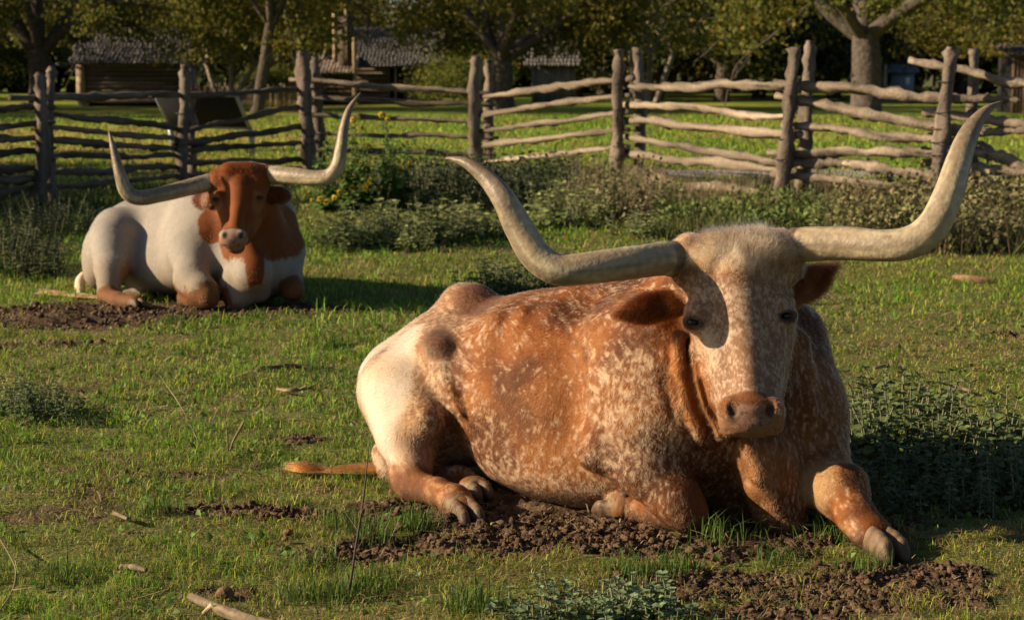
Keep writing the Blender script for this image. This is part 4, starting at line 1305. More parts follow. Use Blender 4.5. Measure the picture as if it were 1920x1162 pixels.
    # ears
    ear = np.maximum(sstep(0.085, 0.06, segdist(P, S(1250, 574, 6.15), S(1150, 590, 6.10))), sstep(0.10, 0.075, segdist(P, S(1505, 538, 6.21), S(1570, 495, 6.28))) * (P[:, 0] > S(1485, 540, 6.2)[0]))
    c = mixc(c, (0.22, 0.072, 0.018), 0.95 * ear)
    pl = blob(P, S(1382, 462, 6.08), (0.25, 0.30, 0.105)) * (1 - ear)
    c = mixc(c, (0.52, 0.35, 0.20), 0.5 * pl)
    c = mixc(c, (0.25, 0.13, 0.065), 0.5 * pl * sstep(0.0, 0.8, vnoise(P, 26, 44) + 0.5 * vnoise(P, 60, 45)))
    # muzzle
    mz = blob(P, S(1408, 792, 5.87), (0.125, 0.13, 0.085))
    c = mixc(c, (0.36, 0.205, 0.11), 0.75 * mz)
    pad = blob(P, S(1408, 778, 5.815), (0.088, 0.055, 0.052))
    c = mixc(c, (0.32, 0.175, 0.12), pad)
    c = mixc(c, (0.24, 0.082, 0.025), 0.85 * blob(P, S(1408, 746, 5.84), (0.075, 0.08, 0.024)))
    c = mixc(c, (0.10, 0.055, 0.04), pad * 0.7 * sstep(0.45, 0.6, vnoise(P, 130, 5)))
    for (nx, sx) in ((1372, -1), (1445, 1)):
        c = mixc(c, (0.10, 0.045, 0.03), 0.85 * blob(P, S(nx - sx * 1, 768, 5.825), (0.017, 0.022, 0.026)))
    for (ex, ey) in ((1301, 604), (1474, 592)):
        c = mixc(c, (0.09, 0.05, 0.035), 0.85 * blob(P, S(ex, ey, 6.02), (0.046, 0.05, 0.028)))
    # mud on the belly line and knees
    c = mixc(c, (0.10, 0.065, 0.04), 0.55 * sstep(0.075, 0.0, Z + 0.03 * big))
    skin = np.clip(pad + 0.0, 0, 1)
    return np.clip(c, 0.01, 0.85), dict(head=head, ear=ear, pad=skin, mz=mz, U=U, Z=Z, dv=dv, big=big, neck=neck)


def far_coat(P, fr, rnd=None):
    u, v, z, B, L, R = fr
    q = (P - B) @ R.T
    U, Vv, Z = q.T
    n = 0.022 * fbm(P, 9.0, 3, 31) + 0.012 * vnoise(P, 60, 3)
    c = np.tile(np.array((0.345, 0.305, 0.255)), (len(P), 1))
    c = c * (1 + 0.05 * vnoise(np.c_[P[:, 0] * 40, P[:, 1] * 40, P[:, 2] * 7], 1.0, 8) + 0.07 * vnoise(P, 5.0, 9))[:, None]
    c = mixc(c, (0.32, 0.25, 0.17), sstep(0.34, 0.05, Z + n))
    br = np.array((0.27, 0.072, 0.012))
    head = np.maximum(segdist(P, S(452, 335, 12.12), S(447, 400, 12.05)) < 0.27, segdist(P, S(447, 400, 12.05), S(440, 470, 11.9)) < 0.16)
    head = head & (P[:, 2] > S(440, 472, 11.9)[2]) & (P[:, 1] < 12.42)
    def e(c_, r):
        return sstep(1.05, 0.97, np.sqrt((((P - c_) / np.asarray(r)) ** 2).sum(1)) + n * 3)
    patch = e(S(393, 424, 12.25), (0.085, 0.3, 0.115))
    neck = np.maximum(e(S(505, 435, 12.4), (0.26, 0.42, 0.225)), e(S(450, 455, 12.2), (0.14, 0.25, 0.17)))
    neck = np.maximum(neck, e(S(480, 500, 12.1), (0.062, 0.2, 0.15)))
    neck *= sstep(0.285, 0.31, Z + n + (0.34 - 0.30) * e(S(480, 500, 12.1), (0.065, 0.2, 0.30)) * 4)
    neck *= P[:, 0] < S(552, 400, 12.4)[0] + n + 0.06 * sstep(0.75, 0.4, Z)
    c = mixc(c, br, np.maximum(patch, neck))
    c = mixc(c, br * 1.12, head.astype(float))
    c = mixc(c, (0.20, 0.05, 0.01), 0.6 * e(S(455, 322, 12.1), (0.1, 0.2, 0.09)))
    for ex, ey, r in ((404, 378, (0.05, 0.10, 0.075)), (484, 380, (0.045, 0.10, 0.085))):
        c = mixc(c, (0.40, 0.21, 0.08), 0.55 * blob(P, S(ex, ey, 12.02), r))
    c = mixc(c, (0.42, 0.20, 0.06), 0.5 * blob(P, S(475, 415, 12.1), (0.07, 0.12, 0.12)))
    leg = np.maximum(sstep(0.105, 0.09, segdist(P, S(203, 562, 12.4), S(250, 566, 12.17)) + n), sstep(0.135, 0.12, segdist(P, S(345, 562, 12.2), S(395, 562, 12.05)) + n * 1.4))
    leg = np.maximum(leg, sstep(0.105, 0.09, segdist(P, S(548, 545, 12.25), S(556, 560, 12.2)) + n))
    c = mixc(c, (0.25, 0.10, 0.03), leg * 0.95)
    c = mixc(c, (0.36, 0.15, 0.06), 0.7 * blob(P, S(238, 520, 12.55), (0.05, 0.14, 0.13)))
    ear = np.maximum(sstep(0.075, 0.06, segdist(P, S(507, 364, 12.2), S(550, 371, 12.2))), sstep(0.075, 0.06, segdist(P, S(392, 370, 12.3), S(378, 381, 12.5))) * (P[:, 1] > 12.2))
    c = mixc(c, (0.20, 0.055, 0.012), 0.9 * ear)
    pad = blob(P, S(438, 452, 11.80), (0.115, 0.10, 0.078))
    c = mixc(c, (0.42, 0.23, 0.155), 0.9 * pad)
    c = mixc(c, (0.12, 0.06, 0.045), 0.5 * pad * sstep(0.2, 0.6, vnoise(P, 38, 5)))
    for nx, sx in ((421, -1), (452, 1)):
        c = mixc(c, (0.05, 0.025, 0.02), 0.9 * blob(P, S(nx - sx, 441, 11.77), (0.019, 0.04, 0.023)))
    for ex, ey in ((404, 374), (487, 371)):
        c = mixc(c, (0.05, 0.03, 0.02), 0.9 * blob(P, S(ex, ey, 12.0), (0.030, 0.06, 0.018)))
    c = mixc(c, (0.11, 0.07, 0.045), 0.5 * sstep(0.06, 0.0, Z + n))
    return np.clip(c, 0.01, 0.85), dict(head=head.astype(float), ear=ear, pad=pad, mz=pad, U=U, Z=Z, dv=nrm(-0.45 * u - 0.85 * z), big=n, neck=neck)


def curves_obj(name, pts, radii, cols, mat, parent, nrmls=None):
    """pts (n, k, 3), radii (k,) or (n, k), cols (n, 3)."""
    n, k, _ = pts.shape
    cu = bpy.data.hair_curves.new(name)
    cu.add_curves([k] * n)
    cu.attributes['position'].data.foreach_set('vector', np.ascontiguousarray(pts, dtype=np.float32).ravel())
    ra = cu.attributes.get('radius') or cu.attributes.new('radius', 'FLOAT', 'POINT')
    ra.data.foreach_set('value', np.ascontiguousarray(np.broadcast_to(radii, (n, k)), dtype=np.float32).ravel())
    ca = cu.attributes.new('col', 'FLOAT_COLOR', 'CURVE')
    ca.data.foreach_set('color', np.c_[cols, np.ones(n)].astype(np.float32).ravel())
    if nrmls is not None:
        na = cu.attributes.new('skin_normal', 'FLOAT_VECTOR', 'CURVE')
        na.data.foreach_set('vector', np.ascontiguousarray(nrmls, dtype=np.float32).ravel())
    cu.materials.append(mat)
    o = bpy.data.objects.new(name, cu)
    COL.objects.link(o)
    if parent is not None: o.parent = parent
    return o


def fur_mat():
    m, nt, b = new_mat('fur')
    nt.nodes.remove(b)
    a = N(nt, 'ShaderNodeAttribute', attribute_name='col')
    h = N(nt, 'ShaderNodeBsdfHairPrincipled', model='CHIANG', parametrization='COLOR')
    nt.links.new(a.outputs['Color'], h.inputs['Color'])
    h.inputs['Roughness'].default_value = 0.42
    h.inputs['Radial Roughness'].default_value = 0.55
    h.inputs['Coat'].default_value = 0.0
    h.inputs['IOR'].default_value = 1.3
    nt.links.new(h.outputs[0], nt.nodes['Material Output'].inputs['Surface'])
    return m


def sample_faces(V, Q, Nn, dens, rng):
    """Random points on quads; dens per m2, per face."""
    a = V[Q]
    ar = 0.5 * np.linalg.norm(np.cross(a[:, 2] - a[:, 0], a[:, 3] - a[:, 1]), axis=1)
    ex = ar * dens
    cnt = np.floor(ex + rng.random(len(Q))).astype(int)
    fi = np.repeat(np.arange(len(Q)), cnt)
    s, t = rng.random(len(fi))[:, None], rng.random(len(fi))[:, None]
    A = a[fi]
    P = (A[:, 0] * (1 - s) + A[:, 1] * s) * (1 - t) + (A[:, 3] * (1 - s) + A[:, 2] * s) * t
    NN = nrm(Nn[Q[fi]].mean(1))
    return P, NN


def grow_fur(P, NN, flow, length, lift, curl, rng, k=4):
    T = nrm(flow - NN * (flow * NN).sum(1, keepdims=True))
    sd = np.cross(NN, T)
    sw = rng.normal(0, 1, len(P))[:, None] * 0.20 + 0.34 * vnoise(P, 12, 77)[:, None] + 0.16 * vnoise(P, 45, 78)[:, None]
    T = nrm(T + sd * sw)
    lf = (lift * (0.75 + 0.5 * rng.random(len(P))))[:, None]
    D = T * np.cos(lf) + NN * np.sin(lf)
    ln = (length * (0.65 + 0.6 * rng.random(len(P))))[:, None]
    pts = np.zeros((len(P), k, 3))
    cv = rng.normal(0, 1, (len(P), 3)) * curl[:, None]
    for i in range(k):
        s = i / (k - 1)
        pts[:, i] = P - NN * 0.002 + D * ln * s - NN * ln * 0.28 * s * s * np.sin(lf) + cv * ln * s * s
    return pts


def hoof_mesh(a, b, r, side, seed):
    """Cloven hoof from the coronet at a to the toe at b: two claws with flat soles and sloping front walls."""
    a, b, side = np.asarray(a, float), np.asarray(b, float), nrm(side)
    ln = np.linalg.norm(b - a) + r * 0.55
    ax = nrm(b - a)
    side = nrm(side - ax * np.dot(side, ax))
    up = np.cross(side, ax)
    if up[2] < 0: up = -up
    lo = np.minimum(a, b) - r * 2.2; hi = np.maximum(a, b) + r * 2.2
    f = Field(*[np.arange(l, h, 0.0042) for l, h in zip(lo, hi)])
    for sg in (-1, 1):
        axs = nrm(ax + side * sg * 0.03)
        sds = np.cross(up, axs)
        c = a + axs * ln * 0.42 + side * sg * r * 0.46 - up * r * 0.05
        f.ell(c, (ln * 0.66, r * 0.50, r * 0.86), np.stack([axs, sds, up]), 0.004)
    f.cap(a - ax * 0.35 * r - side * r * 0.25, a - ax * 0.1 * r + side * r * 0.0, r * 0.86, r * 0.82, 0.012)
    f.cap(a - ax * 0.35 * r + side * r * 0.25, a - ax * 0.1 * r, r * 0.86, r * 0.82, 0.012)
    f.plane(-up + ax * 0.10, b - up * r * 0.62)                                    # sole
    f.plane(ax * 0.80 + up * 0.60, b + ax * r * 0.42 + up * r * 0.05, 0.012)       # front wall
    f.cap(b + up * r * 0.1, b + ax * r * 1.2, r * 0.04, r * 0.09, 0.008, op='s')   # cleft
    f.cap(a + ax * ln * 0.35 + up * r * 0.85, b + up * r * 0.1, r * 0.03, r * 0.05, 0.010, op='s')
    V, Q = f.mesh(1)
    t = ((V - a) @ ax) / ln
    low = ((V - b) @ up) / r
    ridg = vnoise(np.c_[t * 13, t * 0, t * 0 + seed], 1.0, 3)
    nz = fbm(V, 45, 3, seed)
    V = V + nrm(V - (a + b) / 2) * (0.0011 * ridg + 0.0008 * nz)[:, None]
    c = np.tile(np.array((0.17, 0.105, 0.055)), (len(V), 1)) * (1 + 0.28 * ridg + 0.35 * nz)[:, None]
    c = mixc(c, (0.24, 0.105, 0.035), sstep(0.10, -0.10, t + 0.07 * nz))
    c = mixc(c, (0.30, 0.215, 0.13), 0.6 * np.exp(-((t - 0.14) / 0.06) ** 2))
    c = mixc(c, (0.045, 0.031, 0.022), sstep(0.05, -0.55, low + 0.35 * nz) * 0.85)
    c = mixc(c, (0.045, 0.031, 0.022), sstep(0.70, 1.0, t + 0.2 * nz) * 0.7)
    return V, Q, np.clip(0.72 * c, 0.01, 0.8)


def hair_lock(path, rad, n, k, wave, colf, rng, loose=0.0):
    """A switch of strands following a path (world points)."""
    C = catmull(np.asarray(path, float), k)
    tg = nrm(np.gradient(C, axis=0))
    nn = nrm(np.cross(tg, np.array((0, 0, 1.0))))
    bb = np.cross(nn, tg)
    R = np.interp(np.linspace(0, 1, k), np.linspace(0, 1, len(rad)), rad)
    th = rng.random(n) * 2 * np.pi
    rr = np.sqrt(rng.random(n))
    ph = rng.random(n) * 6.28
    s = np.linspace(0, 1, k)
    end = 0.72 + 0.28 * rng.random(n)
    pts = np.zeros((n, k, 3))
    for i in range(k):
        si = s[i] * end
        ci = np.stack([np.interp(si, s, C[:, d]) for d in range(3)], -1)
        ni = nrm(np.stack([np.interp(si, s, nn[:, d]) for d in range(3)], -1)); bi = nrm(np.stack([np.interp(si, s, bb[:, d]) for d in range(3)], -1))
        ri = np.interp(si, s, R)
        w = wave * si ** 1.3
        a = rr * ri
        off1 = a * np.cos(th) + w * np.sin(si * 17 + ph * 0.35 + th) * 0.7
        off2 = a * np.sin(th) + w * np.cos(si * 15 + ph * 0.4) * 0.7
        pts[:, i] = ci + ni * off1[:, None] + bi * off2[:, None]
        pts[:, i, 2] = np.maximum(pts[:, i, 2], 0.006 + 0.01 * rr)
    tc = colf(rng.random(n))
    return pts, tc


M_BODY = attr_mat('steer_hide', rough=0.75, spec=0.2, bumpscale=160, bumpd=0.0015, var=0.10, vscale=120)
M_FUR = fur_mat()
M_HORN = attr_mat('horn', rough=0.5, spec=0.4, bumpscale=55, bumpd=0.003, var=0.28, vscale=45)
M_HOOF = attr_mat('hoof', rough=0.6, spec=0.35, bumpscale=120, bumpd=0.002, var=0.2, vscale=60)
M_EYE, _nt, _b = new_mat('eye')
_b.inputs['Base Color'].default_value = (0.012, 0.007, 0.005, 1)
_b.inputs['Roughness'].default_value = 0.18
_b.inputs['Specular IOR Level'].default_value = 0.35


def ico(sub=2):
    t = (1 + 5 ** 0.5) / 2
    v = nrm(np.array([(-1, t, 0), (1, t, 0), (-1, -t, 0), (1, -t, 0), (0, -1, t), (0, 1, t), (0, -1, -t), (0, 1, -t), (t, 0, -1), (t, 0, 1), (-t, 0, -1), (-t, 0, 1)], float))
    f = np.array([(0, 11, 5), (0, 5, 1), (0, 1, 7), (0, 7, 10), (0, 10, 11), (1, 5, 9), (5, 11, 4), (11, 10, 2), (10, 7, 6), (7, 1, 8), (3, 9, 4), (3, 4, 2), (3, 2, 6), (3, 6, 8), (3, 8, 9), (4, 9, 5), (2, 4, 11), (6, 2, 10), (8, 6, 7), (9, 8, 1)])
    for _ in range(sub):
        m, nf, vl = {}, [], list(v)
        def mid(a, b):
            k = (min(a, b), max(a, b))
            if k not in m:
                m[k] = len(vl); vl.append(nrm((vl[a] + vl[b]) / 2))
            return m[k]
        for a, b, c in f:
            ab, bc, ca = mid(a, b), mid(b, c), mid(c, a)
            nf += [(a, ab, ca), (b, bc, ab), (c, ca, bc), (ab, bc, ca)]
        v, f = np.array(vl), np.array(nf)
    return v, f


def build_steer(kind):
    rng = np.random.default_rng(5 if kind == 'near' else 6)
    near = kind == 'near'
    f, fr = near_steer_field() if near else far_steer_field()
    coat = near_coat if near else far_coat
    V, Q = f.mesh(2)
    Nn = vert_normals(V, Q)
    base = np.array(fr[4](-0.6, 0, 0))
    root = thing('longhorn_steer', base,
                 'roan orange and white longhorn steer lying on bare soil with one foreleg stretched out' if near else
                 'white longhorn steer with a brown head and neck lying near the fence', 'cattle', 'longhorn steers lying in the pasture')
    c, z = coat(V, fr)
    if near:
        V = V + Nn * (0.0012 * fbm(V, 26, 3, 9) * (1 - z['head']))[:, None]
    obj('body', mesh_np('body', V - base, [Q], True, c * (0.40 + 1.05 * (c @ np.array((0.3, 0.6, 0.1))))[:, None].clip(0, 0.9)), M_BODY, root)
    # fur
    dens = np.full(len(Q), 95000.0 if near else 9000.0)
    fc, fz = V[Q].mean(1), None
    fn = nrm(Nn[Q].mean(1))
    view = nrm(np.array((0, 0, CAM_H)) - fc)
    facing = (fn * view).sum(1)
    dens *= np.where(facing < -0.15, 0.25, 1.0)
    dens *= np.where(fc[:, 2] < 0.01, 0.1, 1.0)
    hd = z['head'][Q].mean(1); er = z['ear'][Q].mean(1); pd = z['pad'][Q].mean(1)
    dens *= 1 + 0.9 * np.clip(hd + er, 0, 1)
    dens *= np.where(pd > 0.45, 0.0, 1.0)
    P, NN = sample_faces(V, Q, Nn, dens, rng)
    ch, zh = coat(P, fr, rng.random(len(P)))
    Zp = P[:, 2]
    ln = np.full(len(P), 0.017 if near else 0.016)
    lift = np.full(len(P), 0.20)
    curl = np.full(len(P), 0.14)
    flow = np.tile(zh['dv'], (len(P), 1))
    ln = np.where(Zp < 0.2, 0.014, ln)
    if near:
        legd = np.minimum(segdist(P, S(765, 905, 6.74), S(865, 945, 6.4)), segdist(P, S(1600, 965, 6.02), S(1640, 1000, 5.93)))
        ln = np.where(legd < 0.1, 0.010, ln)
        H = zh['head']
        fl = np.tile(np.array((0, -0.2, -1.0)), (len(P), 1))
        cx = P[:, 0] - S(1388, 580, 6.0)[0]
        up = sstep(S(1388, 600, 6.0)[2], S(1388, 520, 6.0)[2], Zp)
        fup = np.c_[cx * 3.0, np.full(len(P), -0.35), 0.75 * np.ones(len(P))]
        fside = np.c_[cx * 5.0, np.zeros(len(P)), -0.8 * np.ones(len(P))]
        fh = fside * (1 - up)[:, None] + fup * up[:, None]
        flow = flow * (1 - H)[:, None] + fh * H[:, None]
        poll = sstep(S(1388, 545, 6.05)[2], S(1388, 470, 6.05)[2], Zp) * (H > 0.3)
        ln = ln * (1 - H) + 0.0085 * H
        ln = ln + poll * 0.017 + sstep(0.3, 0.8, zh['neck']) * 0.004
        lift = lift + poll * 0.28 + 0.05 * H
        curl = curl + poll * 0.30
        E = zh['ear']
        ef = np.where((P[:, 0] < S(1390, 500, 6.1)[0])[:, None], np.array((-1.0, -0.2, -0.55)), np.array((0.8, 0.2, -0.3)))
        flow = flow * (1 - E)[:, None] + ef * E[:, None]
        ln = ln + E * 0.010
        lift = lift + E * 0.22
        curl = curl + E * 0.1
        ln = np.where(zh['mz'] > 0.3, np.minimum(ln, 0.006), ln)
    else:
        H = zh['head']
        poll = sstep(S(450, 345, 12.1)[2], S(450, 318, 12.1)[2], Zp) * (H > 0.3)
        ln = ln * (1 - 0.4 * H) + poll * 0.006 + zh['ear'] * 0.008
        lift = lift + poll * 0.5 + zh['ear'] * 0.3
    pts = grow_fur(P, NN, flow, ln, lift, curl, rng)
    # locks of hair: streaks along the lie of the coat tilt the strands and vary their tone
    Tn = nrm(flow - NN * (flow * NN).sum(1, keepdims=True))
    sdv = np.cross(NN, Tn)
    dvh = zh['dv']
    alh = P @ dvh
    ach = P - alh[:, None] * dvh
    kx = 1.0 if near else 0.6
    sc = np.c_[(ach[:, 0] + 0.35 * ach[:, 1]) * 150, (ach[:, 2] - 0.65 * ach[:, 1]) * 150, alh * 32] * kx + 3 * vnoise(P, 9, 60)[:, None]
    s1, s2 = vnoise(sc, 1.0, 61), vnoise(sc * 0.45, 1.0, 62)
    amp = 1.0 if near else 0.45
    NN2 = nrm(NN + amp * sdv * (0.32 * s1 + 0.28 * s2)[:, None] + amp * Tn * (0.25 * vnoise(sc * 0.7, 1.0, 63))[:, None])
    NN2 = nrm(NN2 + (poll * 0.75)[:, None] * rng.normal(0, 1, (len(P), 3)) + (poll * 0.35)[:, None] * np.array((-0.6, -0.2, 0.8)))
    cv = 1 + 0.14 * rng.normal(0, 1, len(P)) + amp * (0.16 * s1 + 0.12 * s2)
    ch = np.clip(ch * np.clip(cv, 0.5, 1.5)[:, None], 0.008, 0.85)
    ch = np.clip(ch * (0.30 + 1.25 * (ch @ np.array((0.3, 0.6, 0.1))))[:, None].clip(0, 0.92), 0.004, 0.8)
    wd = 0.00062 if near else 0.0016
    fo = curves_obj('fur', pts - base, np.array((1.0, 0.9, 0.65, 0.15)) * wd, ch, M_FUR, root, NN2)
    fo['kind'] = 'stuff'
    # horns
    for i, h in enumerate(NEAR_HORNS if near else FAR_HORNS):
        v, ff, hc = horn_mesh(h, 3 + i + (0 if near else 5))
        obj('horn', mesh_np('horn', v - base, ff, True, hc), M_HORN, root)
    # eyes
    iv, iff = ico(3)
    for ex, ey, Y, r in (((1300, 604, 6.046, 16.5), (1475, 592, 6.046, 16.5)) if near else ((404, 374, 12.035, 7.5), (487, 371, 12.035, 7.5))):
        obj('eye', mesh_np('eye', iv * rpx(r, Y) + S(ex, ey, Y) - base, [iff]), M_EYE, root)
    # hooves
    hv = NEAR_HOOVES if near else [(S(246, 566, 12.19), S(262, 570, 12.08), 0.042, (1, 0.2, 0)), (S(352, 563, 12.18), S(340, 563, 12.24), 0.042, (0.2, 0.6, 0.7)), (S(258, 560, 12.72), S(280, 563, 12.6), 0.04, (1, 0.2, 0))]
    for i, (a, b, r, sd) in enumerate(hv):
        hvv, hq, hc = hoof_mesh(a, b, r, sd, i + 40)
        obj('hoof', mesh_np('hoof', hvv - base, [hq], True, hc), M_HOOF, root)
    if near:
        for pw, rw in ((S(1172, 929, 6.30), 0.019),):
            dv_, df_ = ico(2)
            dm = mesh_np('dewclaw', dv_ * rw * np.array((1.0, 0.75, 0.85)) + pw - base, [df_], True, np.tile(np.array((0.07, 0.045, 0.03)), (len(dv_), 1)))
            obj('dewclaw', dm, M_HOOF, root)
    # tail with its switch of hair
    if near:
        tp = [S(752, 838, 7.06), S(738, 868, 7.03), S(712, 884, 7.02), S(672, 892, 7.03), S(625, 895, 7.03)]
        trad = [0.036, 0.034, 0.03, 0.022, 0.012]
        lock = [S(735, 872, 7.02), S(700, 888, 7.02), S(650, 896, 7.03), S(605, 894, 7.04), S(570, 888, 7.05), S(535, 876, 7.10)]
        lrad = (0.034, 0.046, 0.046, 0.040, 0.034, 0.036)
        nst, wv, tcol = 2600, 0.020, np.array((0.20, 0.066, 0.014))
        tipc = np.array((0.30, 0.125, 0.034))
    else:
        tp = [S(176, 520, 12.95), S(163, 516, 12.9), S(152, 523, 12.85), S(149, 540, 12.8), S(152, 560, 12.7), S(165, 568, 12.6)]
        trad = [0.035, 0.033, 0.032, 0.03, 0.028, 0.025]
        lock = [S(192, 566, 12.5), S(170, 565, 12.55), S(140, 563, 12.62), S(105, 560, 12.7), S(65, 556, 12.8)]
        lrad = (0.035, 0.045, 0.045, 0.04, 0.06)
        nst, wv, tcol = 900, 0.03, np.array((0.26, 0.125, 0.045))
        tipc = np.array((0.36, 0.20, 0.085))
    tv, tf = tube(catmull(tp, 20), np.interp(np.linspace(0, 1, 20), np.linspace(0, 1, len(trad)), trad), 10, True, 0.05, 3)
    tc_ = np.tile(tcol if near else np.array((0.60, 0.48, 0.34)), (len(tv), 1))
    tail = obj('tail', mesh_np('tail', tv - base, tf, True, tc_), M_BODY, root)
    pts, tc = hair_lock(lock, lrad, nst, 14, wv, lambda x: tcol * (0.6 + 0.8 * x)[:, None] * 0.5 + (tipc * (0.5 + 0.8 * x)[:, None]) * 0.5, rng)
    th = curves_obj('tail_hair', pts - base, np.r_[np.full(10, 1.0), 0.9, 0.8, 0.6, 0.25] * (0.0013 if near else 0.002), tc, M_FUR, tail,
                    np.tile(nrm(np.array((-0.3, -0.6, 0.75))), (nst, 1)))
    th['kind'] = 'stuff'
    return root


for _k in ('near', 'far'):
    build_steer(_k)
# ------------------------------------------------------------------ pasture grass
M_GRASS = attr_mat('grass_blade', rough=0.55, spec=0.25, trans=0.38)
M_WEED = attr_mat('weed_leaf', rough=0.65, spec=0.25, trans=0.22)
M_STRAW = attr_mat('dry_straw', rough=0.8, spec=0.2)
M_CLOD = attr_mat('soil_clod', rough=0.95, spec=0.08, bumpscale=120, bumpd=0.006, var=0.35, vscale=110)


def blades(x, y, h, w, lean, ang, col, rng, z=None):
    """Bent tapering blades, 5 verts each (a quad and a tip)."""
    n = len(x)
    z = ground_z(x, y) - 0.006 if z is None else z
    b = np.c_[x, y, z]
    d = np.c_[np.cos(ang), np.sin(ang), np.zeros(n)]
    s = np.c_[-np.sin(ang), np.cos(ang), np.zeros(n)]
    tw = rng.normal(0, 0.7, n)
    s = s * np.cos(tw)[:, None] + d * np.sin(tw)[:, None]
    hw = (w * 0.5)[:, None]
    m = b + d * (h * lean * 0.30)[:, None] + np.c_[np.zeros((n, 2)), h * 0.60]
    t = b + d * (h * lean)[:, None] + np.c_[np.zeros((n, 2)), h * (1.0 - 0.35 * np.minimum(lean, 1.6))]
    v = np.stack([b - s * hw, b + s * hw, m + s * hw * 0.8, m - s * hw * 0.8, t], 1).reshape(-1, 3)
    i = np.arange(n)[:, None] * 5
    return v, i + np.array((0, 1, 2, 3)), i + np.array((3, 2, 4)), np.repeat(col, 5, 0)


def steer_free(x, y):
    """False under the lying animals."""
    ok = np.ones(len(x), bool)
    for (B, th, l0, l1, w) in ((G(1440, 975), 38, -1.62, 0.12, 0.34), (G(472, 563), 50, -1.65, 0.12, 0.36)):
        u = np.array((math.cos(math.radians(th)), -math.sin(math.radians(th))))
        v = np.array((-u[1], u[0]))
        U = (x - B[0]) * u[0] + (y - B[1]) * u[1]
        V = (x - B[0]) * v[0] + (y - B[1]) * v[1]
        ok &= ~((U > l0) & (U < l1) & (np.abs(V) < w))
    return ok


grng = np.random.default_rng(12)
GV, GQ, GT, GC, gn = [], [], [], [], 0


def lay(v, q, t, c):
    global gn
    GV.append(v); GQ.append(q + gn); GT.append(t + gn); GC.append(c); gn += len(v)


def grass_band(y0, y1, dens, h0, w0, mar=1.1):
    A = (y1 - y0) * ((y0 + y1) * 0.2667 + 2 * mar)
    n = int(A * dens * 1.0)
    y = np.sqrt(grng.uniform(y0 ** 2, y1 ** 2, n))
    x = grng.uniform(-1, 1, n) * (y * 0.2667 + mar)
    p = np.c_[x, y]
    d = dirt_amt(x, y)
    tuft = vnoise(p, 7.0, 91) + 0.6 * vnoise(p, 18.0, 92)
    lush = fbm(p, 0.7, 3, 93)
    keep = ((np.abs(x) < y * 0.2667 + 0.2) | (grng.random(n) < 0.4)) & (grng.random(n) < np.clip(1.05 - 1.1 * sstep(0.28, 0.80, d), 0.02, 1) + 0.22 * sstep(0.2, 0.6, tuft) * sstep(0.2, 0.5, d)) & (grng.random(n) < 0.62 + 0.38 * sstep(-0.5, 0.3, tuft)) & steer_free(x, y)
    x, y, d, tuft, lush, p = x[keep], y[keep], d[keep], tuft[keep], lush[keep], p[keep]
    n = len(x)
    h = h0 * (0.35 + 0.85 * grng.random(n) ** 1.8) * (1 + 0.6 * tuft.clip(-0.9, 1)) * (1 + 0.3 * lush.clip(-1, 1))
    tall = grng.random(n) < 0.012
    h = np.where(tall, h * 1.7, h)
    w = w0 * (0.6 + 0.8 * grng.random(n))
    ang = grng.uniform(0, 6.283, n)
    lean = np.abs(grng.normal(0.85, 0.5, n)).clip(0.05, 2.0)
    k = grng.random(n)
    gcol_ = np.array((0.148, 0.305, 0.024)) * (0.5 + 1.0 * grng.random((n, 1)))
    yel = np.array((0.36, 0.415, 0.042)) * (0.6 + 0.8 * grng.random((n, 1)))
    dry = np.array((0.33, 0.235, 0.10)) * (0.6 + 0.7 * grng.random((n, 1)))
    drk = np.array((0.070, 0.135, 0.022)) * (0.7 + 0.6 * grng.random((n, 1)))
    dryp = np.clip(0.25 - 0.30 * lush + 0.25 * d - 0.10 * tuft + 0.22 * sstep(8.0, 5.6, y), 0.05, 0.6)
    c = np.where((k < dryp)[:, None], dry, np.where((k < dryp + 0.24)[:, None], yel, np.where((k > 0.80)[:, None], drk, gcol_)))
    flat = (k < dryp)
    lean = np.where(flat, lean + 0.6, lean).clip(0.05, 2.2)
    lay(*blades(x, y, h, w, lean, ang, c, grng))


grass_band(4.9, 6.2, 11500, 0.040, 0.0026)
grass_band(6.2, 8.0, 7500, 0.043, 0.0032)
grass_band(8.0, 11.0, 3600, 0.052, 0.0048)
grass_band(11.0, 15.5, 1800, 0.058, 0.0066)
grass_band(15.5, 23.0, 750, 0.07, 0.0095)
grass_band(23.0, 34.0, 210, 0.10, 0.015)
grass_band(34.0, 62.0, 60, 0.13, 0.026)
gme = mesh_np('grass', np.vstack(GV), [np.vstack(GQ), np.vstack(GT)], False, np.vstack(GC).clip(0.01, 0.5))
tag(obj('grass', gme, M_GRASS), None, None, None, 'stuff')

# low broad-leaved plants among the grass
nb_ = 9000
yb_ = np.sqrt(grng.uniform(5.0 ** 2, 12.0 ** 2, nb_)); xb_ = grng.uniform(-1, 1, nb_) * (yb_ * 0.27 + 0.6)
pb_ = vnoise(np.c_[xb_, yb_], 3.1, 96) + 0.5 * vnoise(np.c_[xb_, yb_], 9.0, 97)
kb_ = (pb_ > 0.18) & (dirt_amt(xb_, yb_) < 0.35) & steer_free(xb_, yb_)
xb_, yb_ = xb_[kb_], yb_[kb_]
Pb_ = np.c_[xb_, yb_, ground_z(xb_, yb_) + grng.uniform(0.004, 0.030, len(xb_))]
vb_, qb_ = leaf_quads(Pb_, 0.026, grng, 0.35)
tag(obj('ground_cover', mesh_np('ground_cover', vb_, [qb_], False, np.repeat(np.array((0.10, 0.185, 0.030)) * grng.uniform(0.55, 1.5, (len(xb_), 1)), 5, 0)), M_GRASS), None, None, None, 'stuff')

